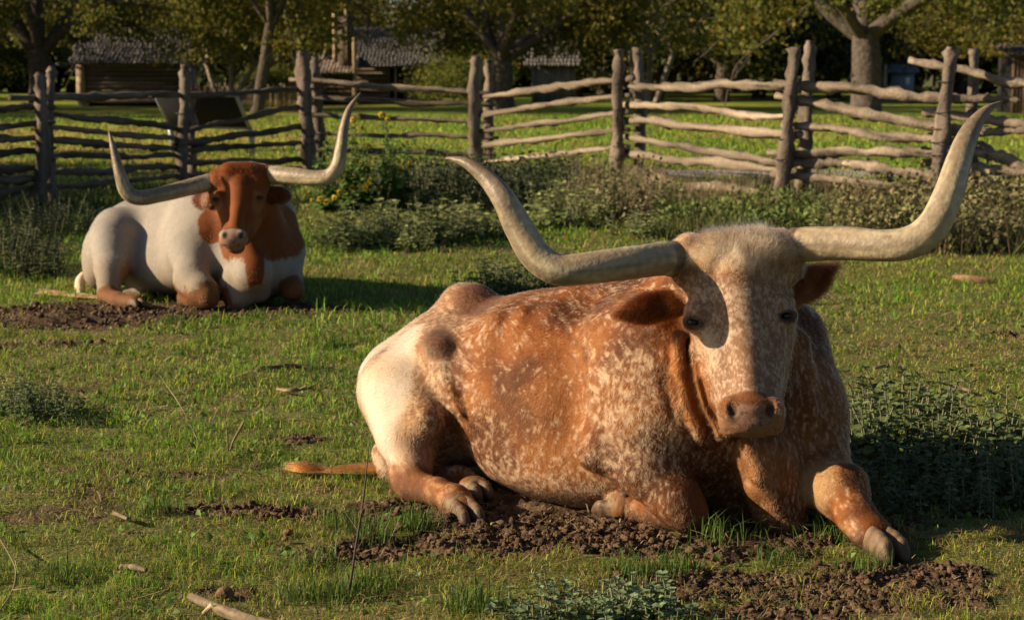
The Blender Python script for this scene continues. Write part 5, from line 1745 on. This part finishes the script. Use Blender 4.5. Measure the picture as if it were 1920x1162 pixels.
# taller tufts
tv = MB()
for (px, py, s_, k_) in [(240, 545, 0.05, 30), (330, 600, 0.07, 60), (400, 600, 0.07, 60), (480, 590, 0.06, 50), (620, 650, 0.09, 60), (700, 1010, 0.10, 60), (780, 985, 0.09, 60), (640, 985, 0.08, 60),
                         (1180, 1075, 0.09, 50), (1330, 1015, 0.11, 22), (1390, 1000, 0.10, 18), (1500, 965, 0.14, 26), (1520, 985, 0.10, 22), (1560, 1010, 0.09, 30), (1260, 1060, 0.08, 50), (1620, 1060, 0.08, 30),
                         (590, 1060, 0.08, 60), (640, 1120, 0.09, 60), (700, 1100, 0.08, 50), (560, 1120, 0.07, 50), (600, 700, 0.10, 30), (660, 900, 0.07, 40), (880, 1150, 0.10, 70), (120, 1080, 0.08, 60), (300, 960, 0.07, 50), (1460, 1040, 0.07, 50)]:
    c0 = G(px, py)
    n = k_ * 2
    x = c0[0] + grng.normal(0, 0.045, n); y = c0[1] + grng.normal(0, 0.05, n)
    h = s_ * grng.uniform(0.5, 1.3, n)
    col = np.array((0.085, 0.145, 0.024)) * grng.uniform(0.6, 1.4, (n, 1))
    v, q, t, c = blades(x, y, h, np.full(n, 0.0038), np.abs(grng.normal(0.5, 0.35, n)), grng.uniform(0, 6.28, n), col, grng)
    tv.add(v, [q, t], c)
tag(obj('grass_tufts', tv.mesh('grass_tufts', False), M_GRASS), None, None, None, 'stuff')

# ------------------------------------------------------------------ clods and straw on the bare soil
iv1, if1 = ico(1)
cx_, cy_ = [], []
for c, rx, ry, s_ in _D:
    if s_ < 0.55: continue
    k_ = int(rx * ry * (16000 if c[1] < 9 else 2500))
    a, r_ = grng.uniform(0, 6.283, k_), np.sqrt(grng.random(k_)) * 1.05
    cx_.append(c[0] + rx * r_ * np.cos(a)); cy_.append(c[1] + ry * r_ * np.sin(a))
cx_, cy_ = np.concatenate(cx_), np.concatenate(cy_)
_hf = G(1150, 960)
ok_ = (dirt_amt(cx_, cy_) > 0.35) & steer_free(cx_, cy_) & (np.hypot(cx_ - _hf[0], cy_ - _hf[1]) > 0.13)
cx_, cy_ = cx_[ok_], cy_[ok_]
nk = len(cx_)
sz = np.minimum(0.013, 0.0026 + 0.0028 * grng.pareto(2.0, nk)) * np.where(cy_ > 9, 1.5, 1.0)
cz_ = ground_z(cx_, cy_) + sz * 0.15
vv = iv1[None] * (1 + 0.36 * grng.normal(0, 1, (nk, len(iv1), 1)).clip(-1.6, 1.6)) * (sz[:, None] * grng.uniform(0.65, 1.4, (nk, 3)) * np.array((1, 1, 0.8)))[:, None, :]
vv = vv + np.stack([cx_, cy_, cz_], -1)[:, None, :]
ff = (np.arange(nk)[:, None, None] * len(iv1) + if1[None]).reshape(-1, 3)
ccol = np.repeat(np.array((0.090, 0.058, 0.035)) * grng.uniform(0.55, 1.5, (nk, 1)), len(iv1), 0)
cme = mesh_np('soil_clods', vv.reshape(-1, 3), [ff], False, ccol)
tag(obj('soil_clods', cme, M_CLOD), None, None, None, 'stuff')

sm = MB()
for k_ in range(7500):
    y = math.sqrt(grng.uniform(5.0 ** 2, 13.0 ** 2)); x = grng.uniform(-1, 1) * y * 0.275
    ln = 0.02 + 0.03 * grng.pareto(2.5) * (1.3 if y > 8 else 1)
    ln = min(ln, 0.16); a = grng.uniform(0, 6.283)
    p0 = np.array((x, y, ground_z(np.array([x]), np.array([y]))[0] + grng.uniform(0.004, 0.02)))
    d_ = np.array((math.cos(a), math.sin(a), grng.normal(0, 0.12))) * ln
    s_ = np.array((-math.sin(a), math.cos(a), 0)) * grng.uniform(0.0010, 0.0022) * (1 if y < 8 else 1.6)
    m_ = p0 + d_ * 0.5 + np.array((0, 0, grng.uniform(0, 0.012)))
    sm.add([p0 - s_, p0 + s_, m_ + s_, m_ - s_, p0 + d_ + s_ * 0.6, p0 + d_ - s_ * 0.6], [np.array([(0, 1, 2, 3), (3, 2, 4, 5)])], np.array((0.34, 0.245, 0.135)) * grng.uniform(0.5, 1.25))
tag(obj('straw_litter', sm.mesh('straw_litter', False), M_STRAW), None, None, None, 'stuff')


# ------------------------------------------------------------------ weeds
def round_leaf(base, d, size, rng, up=(0, 0, 1), droop=0.3, fold=0.35):
    """Crinkled rounded leaf of 8 verts."""
    d = nrm(d)
    s = nrm(np.cross(d, np.asarray(up) + rng.normal(0, 0.15, 3)))
    n = np.cross(s, d)
    V = [base]
    for t, w, z in ((0.30, 0.36, 0.02), (0.66, 0.46, -0.10), (1.0, 0.20, -0.30)):
        c = base + d * size * t + n * size * z * droop * 2
        V += [c + s * size * w + n * size * (fold * w + rng.normal(0, 0.05)), c + n * rng.normal(0, 0.03) * size, c - s * size * w + n * size * (fold * w + rng.normal(0, 0.05))]
    F4 = [(1, 4, 5, 2), (2, 5, 6, 3), (4, 7, 8, 5), (5, 8, 9, 6)]
    F3 = [(0, 1, 2), (0, 2, 3)]
    return np.array(V), [np.array(F4), np.array(F3)]


def horehound(seed, nst, h, spread, leaf, col, tipcol):
    rng = np.random.default_rng(seed)
    st, lf = MB(), MB()
    for k in range(nst):
        a = rng.uniform(0, 6.283); r = spread * math.sqrt(rng.random())
        b = np.array((r * math.cos(a), r * math.sin(a), -0.01))
        hh = h * rng.uniform(0.55, 1.05) * (1 - 0.35 * r / max(spread, 1e-3))
        tip = b + np.array((math.cos(a) * hh * rng.uniform(0, 0.35), math.sin(a) * hh * rng.uniform(0, 0.35), hh))
        mid = (b + tip) / 2 + np.r_[rng.normal(0, hh * 0.06, 2), 0]
        P = catmull([b, mid, tip], 8)
        v, f = tube(P, np.linspace(0.0042, 0.0022, 8) * (leaf / 0.03) ** 0.5, 4, False)
        st.add(v, f, np.array((0.20, 0.19, 0.11)) * rng.uniform(0.8, 1.2))
        nw = max(4, int(hh / (leaf * 0.8)))
        for j in range(nw):
            t = (j + 0.6) / nw
            c = np.array([np.interp(t, np.linspace(0, 1, 8), P[:, d]) for d in range(3)])
            a0 = rng.uniform(0, 3.14)
            sz = leaf * (1.15 - 0.55 * t) * rng.uniform(0.55, 1.3)
            for q in range(4 if t > 0.75 else 3):
                an = a0 + q * (1.571 if t > 0.75 else 2.09) + rng.normal(0, 0.25)
                d = np.array((math.cos(an), math.sin(an), rng.uniform(-0.25, 0.5) + 0.5 * (t > 0.85)))
                v, f = round_leaf(c, d, sz, rng)
                cc = np.asarray(col) + (np.asarray(tipcol) - np.asarray(col)) * t
                lf.add(v, f, cc * rng.uniform(0.7, 1.3))
    return st.mesh('stems'), lf.mesh('leaves', False)


WM = {}
_hc, _ht = (0.050, 0.075, 0.028), (0.120, 0.140, 0.065)
for i in range(4):
    WM['far%d' % i] = horehound(300 + i, 13, 0.42, 0.24, 0.072, (0.115, 0.165, 0.045), (0.28, 0.31, 0.115))
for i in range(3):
    WM['dark%d' % i] = horehound(320 + i, 16, 0.40, 0.26, 0.040, (0.036, 0.056, 0.020), (0.060, 0.080, 0.030))  # shaded copy of the weed: shade put into darker leaf colours
for i in range(4):
    WM['mid%d' % i] = horehound(340 + i, 13, 0.31, 0.24, 0.044, (0.060, 0.100, 0.030), (0.135, 0.175, 0.062))
for i in range(3):
    WM['near%d' % i] = horehound(360 + i, 8, 0.125, 0.085, 0.030, (0.085, 0.145, 0.050), (0.17, 0.235, 0.115))
WMAT = {}


PLACES = {
    'grey-green weeds between the steers': [(712, 'grey-green leafy weed at the end of the sunlit clump next to the white steer'), (805, 'grey-green leafy weed in the middle of the sunlit clump between the steers'), (2000, 'grey-green leafy weed of the sunlit clump below the curved horn tip')],
    'weeds along the foot of the fence': [(1135, 'leafy weed at the fence foot just inside the rising horn of the roan steer'), (1300, 'leafy weed at the fence foot directly behind the roan poll'), (1620, 'leafy weed at the fence foot above the level part of the roan horn'), (2000, 'leafy weed growing among the dry brush below the slanting rails')],
    'dark weeds shaded at the fence foot': [(855, 'dark leafy weed shaded at the fence foot beside the sunflowers'), (2000, 'dark leafy weed shaded at the fence foot behind the curved horn tip')],
    'shaded weeds at the pasture edge': [(76, 'dark shaded weed at the very edge of the pasture beside the white rump'), (2000, 'dark shaded weed just behind the rump of the white steer')],
    'dark green weeds beside the roan steer': [(1665, 'dark green weed touching the shoulder of the roan steer'), (1760, 'tall dark green weed in the middle of the patch beside the roan steer'), (2000, 'dark green weed at the far end of the patch beside the roan steer')],
    'pale horehound plants in front of the soil': [(1070, 'pale grey-green horehound plant at the grassy end of the small patch'), (1165, 'pale grey-green horehound plant in the middle of the small patch'), (2000, 'pale grey-green horehound plant against the bare soil')],
}


def weed(kind, px, py, label, group, sc=1.0, rz=0.0, name='horehound_weed'):
    for lim, lab in PLACES.get(group, []):
        if px < lim:
            label = lab
            break
    t = thing(name, G(px, py), label, 'weed', group, rz)
    t.scale = (sc, sc, sc)
    a, b = WM[kind]
    obj('stems', a, M_WEED, t)['kind'] = 'stuff'
    obj('leaves', b, M_WEED, t)['kind'] = 'stuff'
    return t


wrng = np.random.default_rng(55)
L1, G1 = 'grey-green leafy weed in the sunlit clump between the two steers', 'grey-green weeds between the steers'
for i, (px, py, s_) in enumerate([(640, 462, .85), (668, 468, .9), (700, 462, 1.15), (690, 445, 1.1), (750, 448, 1.0), (785, 472, .6), (815, 458, .9), (838, 452, 1.0), (860, 450, .95), (880, 445, .8), (912, 440, .75), (930, 446, .6), (790, 430, .9), (850, 425, .8)]):
    weed('far%d' % (i % 4), px, py, L1, G1, s_ * 1.05, i * 1.3)
L2, G2 = 'leafy weed growing along the foot of the rail fence behind the horns', 'weeds along the foot of the fence'
for i, (px, py, s_) in enumerate([(1040, 432, .95), (1065, 425, 1.1), (1100, 415, 1.15), (1125, 405, 1.2), (1150, 410, 1.1), (1090, 395, 1.1), (1060, 390, 1.0), (1175, 440, .7), (1205, 445, .65), (1230, 440, .6), (1160, 380, 1.1), (1240, 395, 0.9), (1600, 460, .7), (1650, 452, .8), (1700, 470, .8), (1740, 455, .9), (1850, 465, .9), (1890, 452, .9), (1560, 440, .8), (1520, 420, .9), (1010, 400, .9)]):
    weed('far%d' % ((i + 1) % 4), px, py, L2, G2, s_ * 1.05, i * 2.1)
L3, G3 = 'dark leafy weed in the shade at the foot of the fence', 'dark weeds shaded at the fence foot'
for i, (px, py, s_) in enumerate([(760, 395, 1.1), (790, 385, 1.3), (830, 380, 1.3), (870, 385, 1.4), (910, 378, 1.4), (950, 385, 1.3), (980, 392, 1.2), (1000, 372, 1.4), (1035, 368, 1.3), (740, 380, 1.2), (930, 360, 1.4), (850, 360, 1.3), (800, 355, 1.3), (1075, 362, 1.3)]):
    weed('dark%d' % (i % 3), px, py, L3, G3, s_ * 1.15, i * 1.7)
L4, G4 = 'dark shaded weed at the edge of the pasture beside the white steer', 'shaded weeds at the pasture edge'
for i, (px, py, s_) in enumerate([(15, 515, 1.1), (45, 520, 1.15), (70, 510, 0.9), (20, 480, 1.2), (60, 470, 1.1), (100, 440, 1.0), (130, 434, 1.0), (160, 438, .9), (30, 440, 1.1), (75, 425, 1.0)]):
    weed('dark%d' % (i % 3), px, py, L4, G4, s_ * 0.95, i * 1.1)
L5, G5 = 'dark green weed in the patch shaded by the roan steer', 'dark green weeds beside the roan steer'
for i, (px, py, s_) in enumerate([(1600, 800, .85), (1650, 797, 1.1), (1720, 800, 1.25), (1745, 810, 1.2), (1610, 845, 1.0), (1655, 850, 1.1), (1700, 855, 1.15), (1745, 858, 1.1), (1790, 860, .95), (1860, 858, .9), (1905, 850, 1.1), (1630, 900, .9), (1710, 918, .9), (1790, 925, .85), (1850, 915, .8), (1900, 920, .9), (1700, 955, .7), (1780, 960, .65), (1870, 960, .6), (1650, 950, .6), (1590, 770, .7), (1930, 870, 1.1), (1950, 930, 1.0)]):
    weed('mid%d' % (i % 4), px, py, L5, G5, s_ * 0.92, i * 1.9)
L6, G6 = 'dark green weed showing behind the back of the roan steer', 'weeds behind the roan steer'
for i, (px, py, s_) in enumerate([(910, 545, .85), (935, 548, .95), (960, 545, .95), (985, 548, .9), (1010, 550, .8), (945, 530, .9), (985, 532, .8)]):
    weed('mid%d' % (i % 4), px, py, L6, G6, s_ * 1.05, i * 2.3)
L7, G7 = 'pale grey-green horehound plant in front of the bare soil', 'pale horehound plants in front of the soil'
for i, (px, py, s_) in enumerate([(970, 1165, .95), (1010, 1172, 1.0), (1045, 1120, .75), (1060, 1172, 1.05), (1100, 1165, .95), (1130, 1172, 1.0), (1175, 1160, 1.1), (1200, 1120, 1.0), (1225, 1150, 1.1), (1250, 1168, .95), (1280, 1165, .8), (1150, 1140, .8)]):
    weed('near%d' % (i % 3), px, py, L7, G7, s_, i * 1.3, 'horehound_plant')
L8, G8 = 'low dark green weed in the grass at the pasture edge below the white steer', 'low weeds in the grass'
for i, (px, py, s_) in enumerate([(20, 780, .6), (55, 775, .7), (85, 790, .55), (45, 750, .5), (100, 770, .5), (10, 760, .6)]):
    weed('mid%d' % (i % 4), px, py, L8, G8, s_, i * 1.3)

# dry brush and rank growth along the fence
bm = MB()
def brush(px0, px1, py0, py1, n, h, cols, w=0.006, lean=0.45):
    px = grng.uniform(px0, px1, n); py = grng.uniform(py0, py1, n)
    P = np.array([G(a, b) for a, b in zip(px, py)])
    col = np.asarray(cols)[grng.integers(0, len(cols), n)] * grng.uniform(0.6, 1.3, (n, 1))
    pt = vnoise(P, 1.6, 5)
    hh = h * grng.uniform(0.35, 1.15, n) * (1 + 0.5 * pt)
    v, q, t, c = blades(P[:, 0], P[:, 1], hh, np.full(n, w) * grng.uniform(0.6, 1.4, n), np.abs(grng.normal(lean, 0.35, n)), grng.uniform(0, 6.28, n), col, grng, P[:, 2] - 0.01)
    bm.add(v, [q, t], c)
DRY = [(0.27, 0.195, 0.12), (0.21, 0.155, 0.095), (0.34, 0.25, 0.15), (0.15, 0.14, 0.055)]
GRN = [(0.11, 0.145, 0.035), (0.08, 0.11, 0.028), (0.15, 0.165, 0.042), (0.21, 0.17, 0.08)]
brush(1560, 1980, 380, 480, 2300, 0.42, DRY, 0.006, 0.9)
brush(1230, 1560, 370, 450, 2600, 0.22, GRN, 0.008, 0.8)
brush(1560, 1980, 400, 480, 1800, 0.22, GRN, 0.009, 0.9)
brush(1060, 1240, 330, 420, 1200, 0.50, DRY, 0.005)
brush(1240, 1560, 350, 400, 1500, 0.40, DRY, 0.006)
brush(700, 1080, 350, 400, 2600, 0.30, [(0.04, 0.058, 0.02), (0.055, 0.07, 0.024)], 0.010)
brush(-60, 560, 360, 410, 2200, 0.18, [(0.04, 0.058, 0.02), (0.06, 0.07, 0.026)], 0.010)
tag(obj('fence_undergrowth', bm.mesh('fence_undergrowth', False), M_GRASS), None, None, None, 'stuff')

# leafy mass of small leaves mixed into the brush
um = MB()
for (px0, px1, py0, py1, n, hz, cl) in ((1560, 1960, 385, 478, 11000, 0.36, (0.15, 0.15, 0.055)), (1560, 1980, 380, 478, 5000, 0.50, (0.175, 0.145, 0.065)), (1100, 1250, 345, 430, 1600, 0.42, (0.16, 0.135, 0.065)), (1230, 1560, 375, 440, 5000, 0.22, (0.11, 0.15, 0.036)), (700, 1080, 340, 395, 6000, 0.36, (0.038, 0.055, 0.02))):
    px = grng.uniform(px0, px1, n); py = grng.uniform(py0, py1, n)
    P = np.array([G(a, b) for a, b in zip(px, py)])
    lump = sstep(-0.35, 0.45, vnoise(P, 1.7, 15))
    keep_ = (lump > 0.12) | (grng.random(n) < 0.25)
    P, lump = P[keep_], lump[keep_]
    n = len(P)
    P[:, 2] = grng.random(n) ** 0.8 * hz * (0.15 + 1.0 * lump)
    v, q = leaf_quads(P, 0.05, grng, 0.2)
    um.add(v, [q], np.repeat(np.asarray(cl) * grng.uniform(0.55, 1.5, (n, 1)), 5, 0))
tag(obj('weed_undergrowth', um.mesh('weed_undergrowth', False), M_WEED), None, None, None, 'stuff')

# ------------------------------------------------------------------ wild sunflowers
M_PETAL = attr_mat('petal', rough=0.5, spec=0.2, trans=0.3)
M_DISC, nt, b = new_mat('flower_disc'); b.inputs['Base Color'].default_value = (0.12, 0.07, 0.012, 1); b.inputs['Roughness'].default_value = 0.9


def flower_meshes(seed):
    rng = np.random.default_rng(seed)
    m = MB()
    for k in range(13):
        a = 2 * math.pi * k / 13 + rng.normal(0, 0.06)
        d = np.array((math.cos(a), 0.25 + rng.normal(0, 0.12), math.sin(a))); s = np.array((-math.sin(a), 0, math.cos(a)))
        L_ = 0.036 * rng.uniform(0.85, 1.15)
        m.add([d * 0.012 - s * 0.005, d * 0.012 + s * 0.005, d * L_ * 0.65 + s * 0.009, d * L_ * 0.65 - s * 0.009, d * L_], [np.array([(0, 1, 2, 3)]), np.array([(3, 2, 4)])], np.array((0.52, 0.37, 0.012)) * rng.uniform(0.85, 1.1))
    v, f = ico(1)
    d_ = mesh_np('disc', v * np.array((0.014, 0.008, 0.014)), [f])
    return m.mesh('petals', False), d_


FLW = [flower_meshes(k) for k in range(2)]
sf_rng = np.random.default_rng(88)
SFL = [(612, 378, 20.0), (626, 371, 20.0), (648, 327, 20.3), (655, 331, 20.3), (668, 303, 20.6), (676, 311, 20.6), (688, 345, 20.1), (694, 338, 20.1), (684, 352, 20.1), (660, 352, 20.2), (678, 306, 20.5), (724, 305, 20.4), (728, 309, 20.4), (718, 303, 20.4), (752, 316, 20.5),
       (665, 228, 20.8), (672, 222, 20.8), (660, 224, 20.8), (678, 240, 20.8), (714, 216, 20.8), (720, 214, 20.8), (726, 224, 20.7), (767, 306, 20.7), (640, 317, 20.3), (690, 275, 20.6), (599, 372, 19.9), (585, 376, 19.9), (636, 360, 20.1)]
GRP = [(585, 640, 415, 'lowest sunflower plant with a few yellow blooms beside the white steer'), (640, 700, 410, 'bushy wild sunflower in the middle of the yellow flowering plants'), (700, 775, 405, 'wild sunflower with stalks rising against the rails between the horns')]
for gi, (xa, xb, by, lab) in enumerate(GRP):
    B0 = G((xa + xb) / 2, by)
    B0[1] = 20.4; B0[2] = 0
    B0[0] = ((xa + xb) / 2 - 960) / F_PX * 20.4
    t = thing('sunflower_plant', B0, lab, 'sunflower', 'wild sunflowers at the fence')
    st, lf = MB(), MB()
    mine = [q for q in SFL if xa <= q[0] < xb]
    ends = [S(*q) for q in mine] + [S(sf_rng.uniform(xa, xb), sf_rng.uniform(235, 385), 20.4 + sf_rng.normal(0, 0.2)) for _ in range(34 if gi else 20)]
    for e in ends:
        b0 = B0 + np.array((sf_rng.normal(0, 0.07), sf_rng.normal(0, 0.07), 0))
        mid = b0 * 0.5 + e * 0.5 + np.array(((e[0] - b0[0]) * -0.15 + sf_rng.normal(0, 0.02), 0, 0.02))
        P = catmull([b0, mid, e], 10) - B0
        v, f = tube(P, np.linspace(0.006, 0.003, 10), 4, False)
        st.add(v, f, np.array((0.10, 0.13, 0.045)))
        for j in range(15):
            q = sf_rng.uniform(0.15, 1.0)
            c = np.array([np.interp(q, np.linspace(0, 1, 10), P[:, d]) for d in range(3)])
            a = sf_rng.uniform(0, 6.28)
            v, f = round_leaf(c, np.array((math.cos(a), math.sin(a), sf_rng.uniform(-0.5, 0.4))), sf_rng.uniform(0.045, 0.10) * (1.25 - 0.7 * q), sf_rng)
            lf.add(v, f, np.array((0.10, 0.175, 0.034)) * sf_rng.uniform(0.65, 1.35))
    obj('stems', st.mesh('stems'), M_WEED, t)['kind'] = 'stuff'
    obj('leaves', lf.mesh('leaves', False), M_WEED, t)['kind'] = 'stuff'
    for k, q in enumerate(mine):
        pm, dm = FLW[k % 2]
        fo = obj('flower', pm, M_PETAL, t)
        fo.location = S(*q) - B0
        fo.rotation_euler = (sf_rng.normal(0.1, 0.35), sf_rng.uniform(0, 6), sf_rng.normal(0, 0.5))
        s_ = sf_rng.uniform(0.75, 1.1)
        fo.scale = (s_, s_, s_)
        do = obj('disc', dm, M_DISC, fo)

# ------------------------------------------------------------------ sticks, bark and dry stalks lying about
M_STICK = attr_mat('dead_wood', rough=0.85, spec=0.15, bumpscale=60, bumpd=0.004, var=0.3, vscale=50)


def stick(pts, rad, name, label, cat, col=(0.30, 0.215, 0.13), seg=8, seed=0, twigs=(), group=None):
    P = np.array(pts, float)
    o0 = P[0].copy()
    v, f, c = wood_piece(P - o0, rad, seg, seed, np.asarray(col) * 0.52, 20, 0.17)
    o = obj(name, mesh_np(name, v, f, True, c), M_STICK)
    o.location = o0
    for k, tp in enumerate(twigs):
        tp = np.array(tp) - o0
        v, f, c = wood_piece(tp, [rad[-1] * 0.8, rad[-1] * 0.35], 5, seed + k + 1, col, 8, 0.1)
        obj('twig', mesh_np('twig', v, f, True, c), M_STICK, o)
    return tag(o, label, cat, group)


def gp(px, py, z=0.02):
    return G(px, py, z)


stick([gp(357, 1117), gp(410, 1140, .025), gp(455, 1158, .022), gp(520, 1172)], [0.011, 0.016, 0.017, 0.014], 'dead_branch', 'thick pale cracked branch lying in the grass nearest the camera', 'branch', (0.36, 0.27, 0.17), 10, 1,
      twigs=([gp(400, 1135, .03), gp(380, 1150, .01)],))
stick([gp(482, 692, .03), gp(520, 688, .03), gp(555, 686, .03), gp(590, 690, .02)], [0.012, 0.014, 0.013, 0.008], 'dead_stick', 'grey stick lying across the grass in front of the white steer', 'stick', (0.20, 0.13, 0.085), 7, 4)
stick([gp(519, 730), gp(550, 731, .03), gp(585, 727, .02)], [0.007, 0.011, 0.005], 'dead_stick', 'pale splintered stick in the grass behind the roan rump', 'stick', (0.42, 0.31, 0.18), 7, 6, twigs=([gp(560, 730, .03), gp(575, 722, .05)], [gp(545, 731, .03), gp(525, 735, .02)]))
stick([gp(1790, 520), gp(1830, 524, .03), gp(1866, 528)], [0.025, 0.032, 0.02], 'bark_piece', 'orange-brown bark piece in the grass below the dry brush', 'bark', (0.36, 0.22, 0.115), 8, 8)
stick([gp(1775, 722), gp(1800, 727, .02), gp(1822, 733)], [0.008, 0.01, 0.006], 'dead_stick', 'short brown stick in the grass beyond the dark weed patch', 'stick', (0.33, 0.22, 0.13), 7, 9)
stick([gp(1640, 690, .06), gp(1665, 684, .03)], [0.006, 0.01], 'dead_stick', 'pale stick poking out behind the dark weed patch', 'stick', (0.33, 0.23, 0.14), 6, 10)
stick([gp(1410, 978, .015), gp(1480, 982, .02), gp(1556, 985, .015)], [0.005, 0.0055, 0.004], 'dry_stalk', 'thin straight stalk lying under the chest of the roan steer', 'stalk', (0.34, 0.23, 0.13), 6, 11)
stick([gp(215, 962), gp(240, 972, .02)], [0.008, 0.006], 'dead_stick', 'short pale stick in the grass below the tail tip', 'stick', (0.38, 0.28, 0.17), 6, 12)
stick([gp(225, 1062), gp(250, 1064, .02), gp(275, 1068)], [0.008, 0.012, 0.006], 'bark_piece', 'curled pale bark piece in the grass near the thick cracked branch', 'bark', (0.38, 0.28, 0.18), 7, 13)
stick([gp(300, 704, .20), gp(335, 755, .13), gp(352, 785, .08), gp(372, 828, 0)], [0.0015, 0.0022, 0.0026, 0.003], 'dry_stalk', 'thin bent dry stalk standing alone in the grass', 'stalk', (0.40, 0.32, 0.20), 5, 14)
stick([G(428, 852), G(426, 852) + (0, 0, .10), G(420, 852) + (-.004, 0, .24)], [0.0035, 0.0028, 0.0014], 'dry_stalk', 'straight thin dry stalk in a forked pair in the grass', 'stalk', (0.38, 0.29, 0.19), 5, 15)
stick([G(430, 850), G(438, 850) + (0, 0, .05), G(458, 850) + (0, 0, .125)], [0.004, 0.005, 0.007], 'dry_stalk', 'stubby flattened stalk leaning beside the straight thin one', 'stalk', (0.36, 0.26, 0.17), 6, 16)
d0 = G(652, 1125)
stick([d0, S(668, 1020, d0[1] + .05), S(682, 930, d0[1] + .08), S(692, 832, d0[1] + .1)], [0.0045, 0.0038, 0.003, 0.0015], 'dead_weed', 'tall thin dead stem with side twigs rising before the roan rump', 'dead weed', (0.17, 0.125, 0.10), 6, 17,
      twigs=([S(672, 995, d0[1] + .06), S(640, 950, d0[1] + .1)], [S(676, 965, d0[1] + .07), S(690, 930, d0[1] + .05)], [S(688, 880, d0[1] + .09), S(680, 852, d0[1] + .1)], [S(664, 1040, d0[1] + .05), S(690, 995, d0[1])]))
stick([gp(0, 1010), gp(18, 1040, .05), gp(30, 1070, .06), gp(22, 1110, .03), gp(-5, 1150)], [0.003, 0.003, 0.003, 0.003, 0.002], 'dry_stalk', 'curved dry stalk in the lower corner of the grass', 'stalk', (0.34, 0.25, 0.16), 5, 18, twigs=([gp(24, 1105, .04), gp(65, 1100, .06)],))
for i, (px, py, r_, lab) in enumerate([(540, 997, .015, 'round brown soil lump in the grass under the tail tip'), (535, 1010, .012, 'smaller brown soil lump touching the round one'), (600, 1062, .014, 'little grey stone in the grass by the dead stem'), (420, 1112, .024, 'dark dung lump beside the thick cracked branch')]):
    v, f = ico(2)
    v = v * (1 + 0.14 * fbm(v * 2 + i * 5, 1.0, 3, i)[:, None]) * r_ * np.array((1.1, 1.0, 0.8))
    c = np.array((0.15, 0.088, 0.05)) * (1 + 0.4 * fbm(v, 90, 3, 4))[:, None]
    o = obj('soil_lump' if i < 2 else ('stone' if i == 2 else 'dung_lump'), mesh_np('lump', v, [f], True, np.clip(c, 0.02, 0.5)), M_CLOD)
    o.location = G(px, py, r_ * 0.5)
    tag(o, lab, 'soil lump' if i < 2 else ('stone' if i == 2 else 'dung'))
